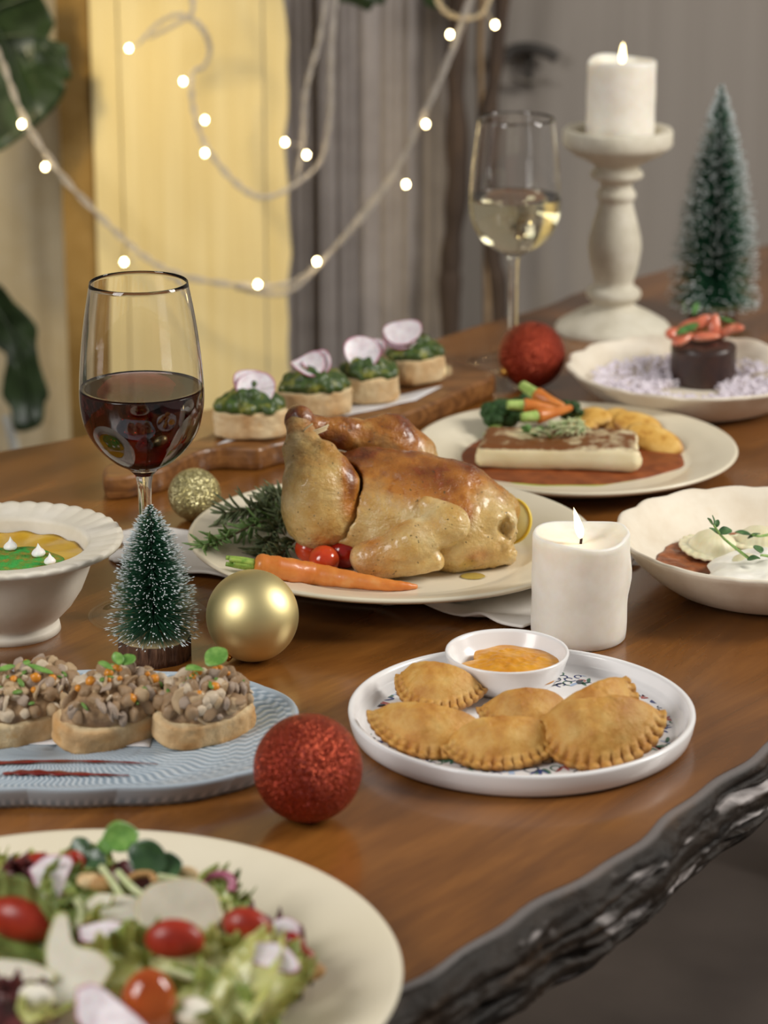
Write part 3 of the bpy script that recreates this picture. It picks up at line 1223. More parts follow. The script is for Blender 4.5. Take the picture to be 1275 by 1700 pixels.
CP = (0.0055, 1.757)
plate('dinner_plate', CP, 0.1425, 0.0205, 0.098, 'round cream dinner plate under the roast chicken on the napkin', M_cream, 0.0068, (R(-0.5), R(0.6), 0))
KP = at(955, 745, 0.015)
plate('dinner_plate', KP, 0.1275, 0.0185, 0.094, 'round cream dinner plate holding the golden crepe on red sauce', M_cream)
SP = (-0.147, 1.118)
plate('dinner_plate', SP, 0.156, 0.024, 0.104, 'large cream dinner plate holding the mixed salad at the lower left', M_cream)

# soup bowl with a fluted rim
sb = at(15, 1045)
SB = (sb[0], sb[1])
rp = prof(sb, [(80, 1045), (86, 1045), (84, 1034), (80, 1028), (88, 1020), (108, 1000), (125, 975), (136, 950), (143, 932)])
zr = aty(637, 893, sb[1])[2]
rr = 196/ppm((sb[0], sb[1], zr))
ri = 138/ppm((sb[0], sb[1], zr))
zf = rp[-1][1]
pr = [(0, 0.003), (rp[0][0]*0.9, 0.003), (rp[0][0], 0.0)]+[(r, max(z, 0.0002)) for r, z in rp[1:]]
pr += [(ri*1.10, zr-0.009), (rr*0.93, zr-0.0045), (rr*0.985, zr-0.0035), (rr, zr-0.0012), (rr*0.99, zr+0.0006), (rr*0.94, zr+0.0002), (rr*0.86, zr-0.0012), (ri*1.04, zr-0.0030), (ri, zr-0.0042), (ri*0.985, zr-0.007),
       (ri*0.95, zr-0.018), (ri*0.86, zr-0.032), (ri*0.6, zr-0.044), (0, zr-0.047)]
zsoup = aty(637, 925, sb[1])[2]


def flute(th, r, z):
    f = np.clip((r-ri*1.02)/(rr-ri), 0, 1)
    g_ = np.abs(np.sin(th*20))
    return r*(1+0.004*f*(g_-0.5)), z+0.0011*f*(g_-0.6)*(z > zr-0.0034)


V, Fc = lathe(pr, 400, SB, flute)
tag(mk('soup_bowl', V, [f[::-1] for f in Fc], M_ivory, loc=(sb[0], sb[1], 0)), 'ivory clay soup bowl with fluted rim at the left edge', 'bowl')
M_soup = simple('pumpkin_soup', (208, 160, 34), (222, 178, 48), 60, 0.25, 0.2, 150, 0.0008, coat=0.3)
rs_ = ri*0.935
V, Fc = lathe([(0, zsoup-0.010), (rs_*0.72, zsoup-0.010), (rs_*0.97, zsoup-0.002), (rs_, zsoup+0.0008), (rs_*0.97, zsoup), (rs_*0.5, zsoup), (0, zsoup)], 128, SB,
              lambda th, r, z: (r*(1+0.006*np.sin(th*9)+0.005*np.sin(th*23)), z+0.0008*np.sin(th*14)*(r > rs_*0.99)))
tag(mk('soup', V, [f[::-1] for f in Fc], M_soup), 'yellow soup in the fluted bowl at the left edge', 'soup')
k = N('herb_powder')
_n = k.noise(160, 4, 0.7)
k.base(k.ramp(k.noise(130, 4), [(0.40, (150, 138, 60)), (0.52, (104, 150, 66)), (0.62, (72, 164, 78))])).set(rough=0.9, spec=0.1).bump(_n, 1.0, 0.002)
M_herb = k.m
hc = np.array(at(-2, 938, zsoup))


def herb(U, W):
    a = W*2*pi
    r = U*(0.0385+0.003*np.sin(a*3)+0.002*np.sin(a*7))
    x, y = hc[0]+r*np.cos(a), hc[1]+r*np.sin(a)
    P = np.stack([x, y, 0*x], -1)
    z = zsoup+0.0004+0.0022*(1-U**3)+0.0011*fbm(P, 480, 2, 5)*(1-U**6)
    return np.stack([x, y, z], -1)


tag(mk('herb_garnish', *grid(60, 160, herb, 0.0006), M_herb), 'green herb powder heaped on the yellow soup', 'herbs', kind='stuff')
M_cream_dot = simple('whipped_cream', (250, 248, 244), None, rough=0.4, sss=0.2, sssr=0.004)
for px, py, sz, lab in ((17, 912, 1.0, 'white cream dot on the soup, leftmost of three'), (63, 923, 1.0, 'white cream dot on the soup, middle of three'), (82, 936, 0.85, 'white cream dot on the soup, rightmost of three')):
    p = at(px, py, zsoup+0.002)
    pr = [(0, 0), (0.0030, 0), (0.0044, 0.0012), (0.0043, 0.0026), (0.0032, 0.0042), (0.0017, 0.0056), (0.0007, 0.0074), (0, 0.0090)]
    V, Fc = lathe(spline(np.array(pr), 3).clip(0)[:-1].tolist()+[(0, 0.0090)], 24, (0, 0), lambda th, r, z: (r*(1+0.05*np.sin(th*3+px)), z))
    V[:, 0] += 0.0006*np.sin(V[:, 2]*300)
    tag(mk('cream_dot', V*sz, [f[::-1] for f in Fc], M_cream_dot, local=True, loc=p), lab, 'cream', 'cream dots on the soup')

# ravioli bowl and cake bowl with wavy hand-cut rims
M_clay = N('rough_clay')
k = M_clay
_n = k.noise(30, 5, 0.6)
k.base(k.ramp(_n, [(0.3, (222, 208, 186)), (0.6, (234, 224, 206)), (0.8, (226, 210, 184))])).set(rough=0.55, spec=0.35).bump(k.noise(90, 4), 0.3, 0.0008)
M_clay = k.m


def wavy_bowl(c, R_, H, foot, lobes, amp, lab, seed, m, depth=0.006):
    th_ = 0.0042
    pr = [(0, 0.002), (foot*0.9, 0.002), (foot*0.95, 0.0), (foot, 0.0006), (foot+(R_-foot)*0.25, H*0.13), (foot+(R_-foot)*0.5, H*0.33), (foot+(R_-foot)*0.75, H*0.60), (foot+(R_-foot)*0.93, H*0.86), (R_-0.0002, H-th_*0.5), (R_, H-th_*0.2), (R_-th_*0.45, H),
          (R_-th_*0.9, H-th_*0.15), (foot+(R_-foot)*0.80, H*0.80), (foot+(R_-foot)*0.6, H*0.50), (foot+(R_-foot)*0.3, depth+H*0.16), (foot*0.95, depth+0.001), (foot*0.5, depth), (0, depth)]
    pr = np.array(pr)

    def wob(th, r, z):
        f = np.clip((r-R_*0.72)/(R_*0.28), 0, 1)**1.5
        wv_ = np.abs(np.sin(th*lobes/2+0.5*np.sin(th*2+seed)))
        nz = vn(np.stack([np.cos(th)*9, np.sin(th)*9, np.full_like(th, z*60)], -1), 1, seed)
        return r*(1+f*amp*(wv_-0.5)+0.004*f*nz), z+f*amp*R_*0.40*(wv_-0.5)+0.0006*f*nz
    V, Fc = lathe(pr, 260, c[:2], wob)
    return tag(mk('wavy_bowl', V, [f[::-1] for f in Fc], m, loc=(c[0], c[1], 0.0)), lab, 'bowl')


RB = at(1272, 975)
RBz = aty(637, 882, RB[1])[2]
RBR = 255/ppm((RB[0], RB[1], RBz))
wavy_bowl(RB, RBR, RBz, 0.058, 17, 0.016, 'hand made ivory clay bowl holding ravioli at the right edge', 2, M_clay)
KB = at(1148, 668)
KBz = aty(637, 606, KB[1])[2]
KBR = 208/ppm((KB[0], KB[1], KBz))
wavy_bowl(KB, KBR, KBz, 0.066, 15, 0.034, 'shallow scalloped clay bowl holding the chocolate cake', 6, M_clay)

# white rimmed pastry plate with painted flowers
EP = at(865, 1214)
er = 288/ppm((EP[0], EP[1], 0.016))
eh = 0.0158
pr = [(0, 0.0008), (er*0.86, 0.0008), (er*0.90, 0.0), (er*0.94, 0.0003), (er*0.975, 0.003), (er*0.99, 0.008), (er*1.0, eh-0.002), (er*0.998, eh-0.0006), (er*0.985, eh), (er*0.968, eh-0.0004), (er*0.958, eh-0.002),
      (er*0.948, 0.0088), (er*0.94, 0.0074), (er*0.925, 0.0068), (er*0.915, 0.0056), (er*0.90, 0.0044), (er*0.87, 0.0040), (er*0.4, 0.0038), (0, 0.0038)]
V, Fc = lathe(pr, 160, EP[:2])
ept = thing('pastry_plate', EP, 'white straight rimmed plate painted with small blue flowers under the pastries', 'plate')
mk('plate_body', V, [f[::-1] for f in Fc], M_white, ept)
inks = {'blue': simple('ink_blue', (58, 72, 128), None, rough=0.4), 'green': simple('ink_green', (70, 116, 92), None, rough=0.4), 'grey': simple('ink_grey', (74, 82, 92), None, rough=0.4),
        'red': simple('ink_red', (186, 92, 84), None, rough=0.4), 'sky': simple('ink_sky', (168, 190, 220), None, rough=0.4)}
pm_ = {c_: MB() for c_ in inks}
rng = random.Random(12)


def petal(mb, cx, cy, a, L, W_, z):
    n_ = 10
    th = np.linspace(0, 2*pi, n_, endpoint=False)
    x = L*0.5*(1+np.cos(th))
    y = W_*0.5*np.sin(th)*(0.6+0.4*np.cos(th/2))
    X, Y = cx+x*cos(a)-y*sin(a), cy+x*sin(a)+y*cos(a)
    mb.add(np.stack([X, Y, np.full(n_, z)], -1), [tuple(range(n_))])


def curl(mb, cx, cy, a, r_, z, turns=0.9):
    tt = np.linspace(0, 1, 14)
    ang = a+tt*turns*2*pi
    rr_ = r_*(0.35+0.65*tt)
    x, y = cx+rr_*np.cos(ang), cy+rr_*np.sin(ang)
    w_ = 0.0005
    A_ = np.stack([x+w_*np.cos(ang), y+w_*np.sin(ang), np.full(14, z)], -1)
    B_ = np.stack([x-w_*np.cos(ang), y-w_*np.sin(ang), np.full(14, z)], -1)
    mb.add(np.vstack([A_, B_]), [(i, i+1, 14+i+1, 14+i) for i in range(13)])


for i in range(72):
    a = i/72*2*pi
    for ring in (0.872, 0.81, 0.74, 0.66):
        q = a+rng.uniform(-0.04, 0.04)
        r_ = er*(ring+rng.uniform(-0.03, 0.03))
        cx, cy = EP[0]+r_*cos(q), EP[1]+r_*sin(q)
        z = 0.00412
        c_ = rng.choice(['blue', 'green', 'grey', 'grey', 'red', 'sky', 'blue', 'green'])
        kind = rng.random()
        if kind < 0.4:
            for j in range(3):
                petal(pm_[c_], cx, cy, q+j*0.55-0.55+rng.uniform(-.3, .3), rng.uniform(0.006, 0.0098), rng.uniform(0.0026, 0.0040), z+0.00001*j)
        elif kind < 0.7:
            curl(pm_['grey' if c_ == 'sky' else c_], cx, cy, rng.uniform(0, 6), rng.uniform(0.003, 0.0056), z)
        else:
            petal(pm_[c_], cx, cy, rng.uniform(0, 6), rng.uniform(0.007, 0.011), rng.uniform(0.003, 0.0048), z)
for i in range(26):
    q, r_ = rng.uniform(0, 6.28), er*rng.uniform(0.05, 0.62)
    curl(pm_[rng.choice(['grey', 'red', 'green'])], EP[0]+r_*cos(q), EP[1]+r_*sin(q), rng.uniform(0, 6), rng.uniform(0.002, 0.005), 0.0042)
for c_, mb in pm_.items():
    o = mk('painted_flowers', *mb.get(), inks[c_], ept)
    o['kind'] = 'stuff'

# dip bowl
db = at(841, 1136, 0.0042)
zt_ = aty(637, 1079, db[1])[2]
dr = 103/ppm((db[0], db[1], zt_))
z0 = db[2]
H_ = zt_-z0
pr = [(0, z0+0.001), (dr*0.55, z0+0.001), (dr*0.60, z0), (dr*0.68, z0+0.0006), (dr*0.80, z0+H_*0.2), (dr*0.92, z0+H_*0.52), (dr*0.985, z0+H_*0.85), (dr, zt_-0.0012), (dr*0.99, zt_), (dr*0.955, zt_-0.0004), (dr*0.93, zt_-0.002),
      (dr*0.88, z0+H_*0.7), (dr*0.76, z0+H_*0.36), (dr*0.55, z0+H_*0.2), (0, z0+H_*0.17)]
V, Fc = lathe(pr, 128, db[:2])
tag(mk('dip_bowl', V, [f[::-1] for f in Fc], M_white, loc=db), 'small white dip bowl standing on the painted pastry plate', 'bowl')
M_dip = simple('orange_dip', (206, 134, 26), (224, 158, 44), 90, 0.4, 0.5, 220, 0.001, coat=0.1)
zd = z0+H_*0.60


def dipf(U, W):
    a = W*2*pi
    lim = dr*0.83*(1+0.03*np.sin(a*5)+0.03*np.sin(a*8+1))
    notch = 1-0.30*np.exp(-((np.mod(a-2.75+pi, 2*pi)-pi)/0.30)**2)
    r = U*lim*notch
    x, y = db[0]+0.002+r*np.cos(a), db[1]+r*np.sin(a)
    P = np.stack([x, y, 0*x], -1)
    z = zd+0.0030*(1-U**2)*(1+0.6*fbm(P, 90, 2, 8))+0.0010*fbm(P, 260, 2, 3)*(1-U**8)-0.004*(U > 0.995)
    return np.stack([x, y, z], -1)


tag(mk('dip_sauce', *grid(40, 120, dipf, 0.0018), M_dip), 'thick orange dip in the small white bowl', 'sauce')

# ------------------------------------------------------------------ pastries
M_pastry = N('fried_pastry')
k = M_pastry
_n = k.noise(70, 5, 0.6)
_b = k.attr('brown')
cA = k.ramp(_n, [(0.3, (188, 124, 46)), (0.5, (212, 158, 76)), (0.7, (224, 182, 104))])
k.base(k.mix(_b, cA, (146, 84, 32))).set(rough=0.46, spec=0.45).bump(k.noise(300, 5, 0.7), 0.75, 0.0013)
M_pastry = k.m


def empanada(L, W_, T, seed):
    nr, na = 40, 120
    U, A = np.meshgrid(np.linspace(0, 1, nr), np.linspace(0, 1, na), indexing='ij')
    th = pi*A
    ang = -pi*A
    s = np.sin(th)
    x = L/2*U*np.cos(ang)*1.0
    y = W_*U*np.sin(ang)
    crimp = np.clip((U-0.83)/0.05, 0, 1)*np.clip(s*5, 0, 1)
    fold = np.clip(-y/(0.16*W_), 0, 1)
    dome = np.clip(1-(U/0.90)**2.8, 0, 1)**0.75
    zz = T*dome*(fold*(2-fold))**0.5
    P = np.stack([x, y, np.full_like(x, seed*0.1)], -1)
    zz = zz*(1+0.12*fbm(P, 70, 2, seed))+0.0006*fbm(P, 260, 2, seed+3)*np.clip(dome*3, 0, 1)
    teeth = np.abs(np.sin(A*pi*17))**0.7
    bub = np.clip(fbm(P, 190, 2, seed+21)-0.30, 0, 1)
    zt = zz+crimp*(0.0012+0.0021*teeth)+0.0008+0.0022*bub*np.clip(dome*3, 0, 1)
    rad_k = 1+0.028*crimp*(teeth-0.5)+0.03*np.sin(A*9+seed)*U
    top = np.stack([x*rad_k, y*rad_k, zt], -1)
    zb = -0.10*T*dome*np.sqrt(np.clip(fold, 0, 1))-0.0008+crimp*0.0006
    bot = np.stack([x*rad_k, y*rad_k, zb], -1)
    V = np.vstack([top.reshape(-1, 3), bot.reshape(-1, 3)])
    k_ = nr*na
    Fc = []
    for i in range(nr-1):
        for j in range(na-1):
            a = i*na+j
            Fc.append((a, a+1, a+na+1, a+na))
            Fc.append((k_+a, k_+a+na, k_+a+na+1, k_+a+1))
    for j in range(na-1):
        a = (nr-1)*na+j
        Fc.append((a, a+1, k_+a+1, k_+a))
    for i in range(nr-1):
        a = i*na
        Fc.append((a, a+na, k_+a+na, k_+a))
        a = i*na+na-1
        Fc.append((a+na, a, k_+a, k_+a+na))
    br = np.clip(crimp*(1-teeth)*0.5+0.55*np.clip(fbm(P, 45, 2, seed+9), 0, 1)+0.35*np.clip(1-fold, 0, 1)*0.6, 0, 0.85)
    blis = np.clip(1-br, 0, 1)
    return V, Fc, np.concatenate([br.ravel(), np.full(k_, 0.6)])


# px, py of the middle of the fold, height, length, width, thickness, z turn, tilts, label
for i, (px, py, z, L, W_, T, rz, rx, ry, lab) in enumerate((
        (733, 1132, 0.0150, 0.058, 0.034, 0.016, -14, 12, 4, 'half moon pastry at the back left, beside the dip bowl'),
        (716, 1196, 0.0165, 0.076, 0.031, 0.017, -8, 22, 6, 'long half moon pastry at the far left of the painted plate'),
        (872, 1172, 0.0130, 0.058, 0.034, 0.017, 6, 18, 0, 'half moon pastry in the middle, below the dip bowl and partly covered'),
        (966, 1160, 0.0240, 0.062, 0.037, 0.018, 24, 30, -18, 'upright half moon pastry leaning at the back right of the plate'),
        (830, 1224, 0.0125, 0.070, 0.032, 0.018, 7, 14, -2, 'half moon pastry at the front middle with a pale blister'),
        (990, 1190, 0.0225, 0.079, 0.041, 0.023, 4, 26, -4, 'largest half moon pastry at the front right, crimped edge forward'))):
    V, Fc, brn = empanada(L, W_, T, i+3)
    p = at(px, py, z)
    o = mk('pastry', V, Fc, M_pastry, attrs={'brown': brn}, local=True, loc=p)
    o.rotation_euler = (R(rx), R(ry), R(rz))
    tag(o, lab, 'pastry', 'fried half moon pastries')

# ------------------------------------------------------------------ blue platter
pc = np.array((-0.193, 1.437))
M_blue = N('blue_glaze')
k = M_blue
g_ = k.attr('relief')
k.base(k.mix(g_, (128, 148, 164), (204, 214, 222))).set(rough=0.28, spec=0.5, coat=0.25)
M_blue = k.m
nth = 1500


def sup(th, a, b, n_=3.3):
    return (np.abs(np.cos(th)/a)**n_+np.abs(np.sin(th)/b)**n_)**(-1/n_)


thp = np.arange(nth)*2*pi/nth
orad = sup(thp, 0.142, 0.0905, 2.9)*(1+0.022*np.abs(np.sin(thp*6+0.3))-0.011)
lev = [(0.0, 0.0035), (0.30, 0.0035), (0.62, 0.0036), (0.70, 0.0040)]+[(0.70+0.012*i, 0.0040+0.0095*(i/23)**1.25) for i in range(1, 24)]+[(0.985, 0.0148), (0.995, 0.0146), (1.0, 0.0134), (0.996, 0.0115), (0.975, 0.0080), (0.955, 0.0035), (0.93, 0.0), (0.88, 0.0), (0.66, 0.0012), (0.0, 0.0012)]
inner = [i/40*0.70 for i in range(1, 40)]
lev = [(0.0, 0.0035)]+[(f, 0.0035+0.0005*f) for f in inner]+lev[3:]
V, A_, rows = [], [], []
for f, z in lev:
    if f == 0:
        rows.append([len(V)])
        V.append((pc[0], pc[1], z))
        A_.append(0.4)
        continue
    rows.append(list(range(len(V), len(V)+nth)))
    r = orad*f
    x, y = pc[0]+r*np.cos(thp), pc[1]+r*np.sin(thp)
    top_ = z >= 0.0034 and rows and len(rows) < 68
    ring = f*34
    rel = 0.5+0.5*np.sin(thp*110+np.where(int(ring) % 2 == 0, 1, -1)*ring*2.2)
    rel = np.clip((rel-0.35)*2.2, 0, 1)
    V += list(zip(x, y, z+0.00035*rel*(f < 0.97 and len(rows) < 66)))
    A_ += list(rel*0.75+0.1 if f < 0.97 else np.full(nth, 0.55))
Fc = []
for a, b in zip(rows[:-1], rows[1:]):
    for i in range(nth):
        j = (i+1) % nth
        if len(a) == 1:
            Fc.append((a[0], b[i], b[j]))
        elif len(b) == 1:
            Fc.append((a[j], a[i], b[0]))
        else:
            Fc.append((a[j], a[i], b[i], b[j]))
tag(mk('blue_platter', V, [f for f in Fc], M_blue, attrs={'relief': A_}, loc=(pc[0], pc[1], 0)), 'pale blue relief platter under the three mushroom toasts at the left', 'platter')
M_paper = simple('white_paper', (226, 224, 226), (232, 230, 231), 20, 0.8)
q = [at(-120, 1230, 0.0046), at(248, 1240, 0.0046), at(262, 1192, 0.0046), at(-100, 1190, 0.0046)]
q = [np.array(v) for v in q]
o = mk('paper_liner', *grid(30, 8, lambda U, W: ((1-U)*(1-W))[..., None]*q[0]+(U*(1-W))[..., None]*q[1]+(U*W)[..., None]*q[2]+((1-U)*W)[..., None]*q[3]+0.0003*np.sin(U*22)[..., None]*np.array((0, 0, 1)), 0.0002), M_paper)
tag(o, 'white paper liner on the blue platter beneath the mushroom toasts', 'paper')
M_glaze = simple('dark_red_sauce', (96, 18, 20), (124, 26, 24), 80, 0.2, coat=0.5)
for pts, rr_, lab in (([(-60, 1270), (0, 1266), (90, 1263), (180, 1264), (262, 1268)], [4, 6, 3.5, 3, 1], 'upper streak of dark red sauce on the blue platter'),
                      ([(4, 1284), (40, 1282), (90, 1283), (150, 1285), (214, 1287)], [3, 8, 7, 4, 1.5], 'lower streak of dark red sauce on the blue platter')):
    P = [at(a, b_, 0.0052) for a, b_ in pts]
    P = spline(P, 12)
    rad = np.interp(np.linspace(0, 1, len(P)), np.linspace(0, 1, len(rr_)), np.array(rr_)*1.35)/2950*(1+0.25*np.sin(np.arange(len(P))*0.8))
    V, Fc = tube(P, rad, 10)
    V[:, 2] = 0.0052+(V[:, 2]-0.0052)*0.12
    # follow the rise of the platter floor
    d = np.hypot(V[:, 0]-pc[0], V[:, 1]-pc[1])/np.interp(np.arctan2(V[:, 1]-pc[1], V[:, 0]-pc[0]) % (2*pi), thp, orad)
    V[:, 2] += np.maximum(0, np.interp(d, [l[0] for l in lev[:62]], [l[1] for l in lev[:62]])-0.0045)
    tag(mk('sauce_streak', V, Fc, M_glaze), lab, 'sauce')

# ------------------------------------------------------------------ roast chicken
M_skin = N('roast_skin')
k = M_skin
bw = k.attr('brown')
n1 = k.noise(38, 5, 0.6)
n2 = k.noise(160, 4, 0.6)
pale = k.ramp(n1, [(0.32, (222, 200, 150)), (0.5, (210, 178, 114)), (0.68, (194, 150, 76))])
gold = k.ramp(n2, [(0.35, (160, 96, 36)), (0.65, (194, 130, 54))])
brn = k.ramp(n2, [(0.35, (84, 40, 16)), (0.65, (138, 70, 28))])
c1 = k.mix(k.ramp(bw, [(0.08, (0, 0, 0)), (0.44, (255, 255, 255))]), pale, gold)
c2 = k.mix(k.ramp(k.math('ADD', bw, k.math('MULTIPLY', k.math('SUBTRACT', n2, 0.5), 0.9)), [(0.52, (0, 0, 0)), (0.88, (255, 255, 255))]), c1, brn)
sp_ = k.ramp(k.noise(330, 2, 0.5), [(0.695, (0, 0, 0)), (0.715, (255, 255, 255))])
c3 = k.mix(k.math('MULTIPLY', sp_, 0.75), c2, (66, 58, 30))
k.base(c3).set(rough=k.math('ADD', k.math('MULTIPLY', n2, 0.25), 0.16), spec=0.5, sss=0.12, sssr=0.006, coat=0.45, coatr=0.12).rad(1, 0.5, 0.25)
wr = k.noise(1.0, 5, 0.65, k.coord('Object', (60, 110, 110)), 0.8)
k.bump(k.math('ADD', k.math('MULTIPLY', wr, 1.0), k.math('ADD', k.math('MULTIPLY', n2, 0.6), k.math('MULTIPLY', k.noise(420, 3, 0.6), 0.45))), 0.75, 0.0020)
M_skin = k.m
PF = 0.0068+0.0068            # height of the plate's floor above the table

ch = thing('roast_chicken', (0.0, 1.745, PF), 'glossy roast chicken with tied legs on the cream plate', 'chicken')


def top_brown(V, zlo, zhi, sc=30, seed=1, gain=1.0):
    n = fbm(V, sc, 3, seed)
    return np.clip(gain*np.clip((V[:, 2]-zlo)/(zhi-zlo), 0, 1)*(0.75+0.8*n)+0.10*n, 0, 1)


def near_leg(P):
    d = caps(P, (-0.0590, 1.764, 0.1035), (-0.0545, 1.750, 0.088), 0.0085, 0.0125)
    d = smin(d, caps(P, (-0.0545, 1.750, 0.088), (-0.0440, 1.733, 0.066), 0.0130, 0.0245), 0.008)
    d = smin(d, caps(P, (-0.0440, 1.733, 0.066), (-0.0420, 1.731, 0.053), 0.0245, 0.0255), 0.010)
    d = smin(d, caps(P, (-0.0430, 1.733, 0.050), (-0.0300, 1.735, 0.040), 0.0235, 0.0150), 0.010)
    d = smin(d, caps(P, (-0.0400, 1.738, 0.089), (-0.0250, 1.726, 0.074), 0.0080, 0.0070), 0.010)
    d = np.maximum(d, PF+0.0002-P[..., 2])
    return d+fbm(P, 60, 3, 14)*0.0017+fbm(P, 170, 2, 5)*0.0007-np.abs(fbm(P*np.array((0.8, 1, 1.5)), 80, 2, 3))*0.0012


def body(P):
    q = P+0.0
    d = np.linalg.norm(q-np.array((-0.022, 1.757, 0.047)), axis=-1)-0.036
    for c_, r_ in (((0.005, 1.755, 0.047), 0.037), ((0.028, 1.752, 0.0455), 0.0375), ((0.052, 1.746, 0.041), 0.0345), ((0.072, 1.741, 0.0355), 0.0275)):
        d = smin(d, np.linalg.norm(q-np.array(c_), axis=-1)-r_, 0.012)
    d = smin(d, caps(q, (-0.030, 1.746, 0.041), (0.050, 1.727, 0.036), 0.030, 0.0265), 0.014)
    d = smin(d, caps(q, (-0.03, 1.780, 0.036), (0.055, 1.768, 0.034), 0.030, 0.024), 0.014)
    d = smin(d, caps(q, (-0.01, 1.758, 0.075), (0.055, 1.748, 0.064), 0.010, 0.010), 0.016)        # breast ridge
    d = smin(d, caps(q, (0.078, 1.735, 0.032), (0.084, 1.728, 0.026), 0.014, 0.010), 0.008)
    d = smin(d, caps(q, (0.076, 1.715, 0.050), (0.083, 1.722, 0.040), 0.006, 0.008), 0.006)
    hole = ell(q, (0.0835, 1.712, 0.044), (0.007, 0.013, 0.008))
    d = -smin(-d, hole, 0.004)
    hole = ell(q, (0.0905, 1.715, 0.031), (0.005, 0.010, 0.006))
    d = -smin(-d, hole, 0.003)
    d = np.maximum(d, 0.0024*np.clip((q[..., 2]-0.036)/0.012, 0, 1)-near_leg(q)-0.02*(q[..., 0] > 0.002))
    d = np.maximum(d, PF+0.0002-q[..., 2])
    d = np.maximum(d, q[..., 0]-0.0890-0.002*vn(q, 200, 3))
    w_ = fbm(q, 55, 3, 4)*0.0016+np.abs(fbm(q*np.array((1.6, 0.8, 0.8)), 90, 2, 7))*-0.0013
    ragged = np.clip((q[..., 0]-0.066)/0.02, 0, 1)
    return d+w_+fbm(q, 170, 2, 5)*0.0007+ragged*0.0022*fbm(q, 190, 2, 9)


V, Fc = snet(body, (-0.070, 1.688, PF-0.003), (0.096, 1.822, 0.092), 0.0013)
b1 = top_brown(V, 0.050, 0.084, 34, 2, 0.95)
patch = 0.55*np.exp(-((V[:, 0]-0.030)/0.020)**2-((V[:, 1]-1.742)/0.013)**2)+0.45*np.exp(-((V[:, 0]-0.052)/0.015)**2-((V[:, 2]-0.060)/0.012)**2)+0.5*np.exp(-((V[:, 0]-0.065)/0.010)**2-((V[:, 2]-0.030)/0.007)**2)*(V[:, 1] < 1.73)
b1 = np.clip(b1+patch*(0.75+1.1*fbm(V, 60, 3, 6))+0.22*np.clip(fbm(V*np.array((0.5, 1, 1)), 70, 3, 77), 0, 1), 0, 1)
b1 *= np.clip((0.092-V[:, 0])/0.012, 0.25, 1)
mk('carcass', V, Fc, M_skin, ch, attrs={'brown': b1})


V, Fc = snet(near_leg, (-0.078, 1.688, PF-0.003), (0.000, 1.784, 0.118), 0.0012)
edge_ = np.exp(-((V[:, 0]+0.022)/0.006)**2)*np.clip((V[:, 2]-0.03)/0.03, 0, 1)
b2 = np.clip(0.55*np.clip((V[:, 2]-0.085)/0.02, 0, 1)*(0.7+0.8*fbm(V, 70, 2, 1))+0.65*edge_*(0.8+fbm(V, 60, 2, 5))+0.28*np.clip(fbm(V, 34, 3, 8)+0.25, 0, 1), 0, 1)
mk('leg', V, Fc, M_skin, ch, attrs={'brown': b2})


def far_leg(P):
    d = caps(P, (-0.0560, 1.772, 0.1010), (-0.0300, 1.783, 0.0915), 0.0085, 0.0105)
    d = smin(d, caps(P, (-0.0300, 1.783, 0.0915), (0.0050, 1.794, 0.0820), 0.0105, 0.0175), 0.008)
    d = smin(d, caps(P, (0.0050, 1.794, 0.0820), (0.0180, 1.798, 0.0680), 0.0175, 0.0185), 0.010)
    d = smin(d, np.linalg.norm(P-np.array((-0.0590, 1.769, 0.1055)), axis=-1)-0.0105, 0.005)
    d = smin(d, caps(P, (0.016, 1.80, 0.066), (-0.010, 1.805, 0.045), 0.018, 0.020), 0.012)
    return d+fbm(P, 70, 3, 24)*0.0017+fbm(P, 170, 2, 5)*0.0007-np.abs(fbm(P, 100, 2, 13))*0.0010


V, Fc = snet(far_leg, (-0.074, 1.748, 0.030), (0.042, 1.832, 0.122), 0.0012)
b3 = top_brown(V, 0.066, 0.098, 50, 12, 1.05)
b3 = np.clip(b3+0.35*np.exp(-((V[:, 0]-0.020)/0.012)**2)*(0.6+fbm(V, 80, 2, 3)), 0, 1)
mk('leg', V, Fc, M_skin, ch, attrs={'brown': b3})


def near_wing(P):
    d = caps(P, (-0.0110, 1.698, 0.0285), (0.0180, 1.698, 0.0390), 0.0115, 0.0125)
    d = smin(d, caps(P, (0.0180, 1.698, 0.0390), (0.0450, 1.706, 0.0500), 0.0135, 0.0120), 0.008)
    e = caps(P, (-0.0090, 1.6955, 0.0235), (0.0340, 1.6945, 0.0280), 0.0095, 0.0070)
    d = smin(d, e, 0.0022)
    d = smin(d, caps(P, (0.0450, 1.706, 0.0500), (0.030, 1.716, 0.060), 0.0115, 0.007), 0.008)
    d = np.maximum(d, PF+0.0002-P[..., 2])
    return d+fbm(P, 80, 3, 34)*0.0016+fbm(P, 170, 2, 5)*0.0006-np.abs(fbm(P, 110, 2, 33))*0.0010


V, Fc = snet(near_wing, (-0.032, 1.680, PF-0.003), (0.062, 1.722, 0.068), 0.0011)
b4 = np.clip(0.30*np.clip(fbm(V, 45, 3, 18)+0.3, 0, 1)+0.30*np.exp(-((V[:, 0]+0.012)/0.012)**2), 0, 1)
mk('wing', V, Fc, M_skin, ch, attrs={'brown': b4})


def far_wing(P):
    d = caps(P, (0.0320, 1.792, 0.0680), (0.0540, 1.784, 0.0570), 0.0050, 0.0065)
    d = smin(d, caps(P, (0.0540, 1.784, 0.0570), (0.0845, 1.768, 0.0420), 0.0065, 0.0100), 0.005)
    d = smin(d, caps(P, (0.0845, 1.768, 0.0420), (0.0870, 1.764, 0.0300), 0.0100, 0.0060), 0.005)
    return d+fbm(P, 90, 3, 44)*0.0013


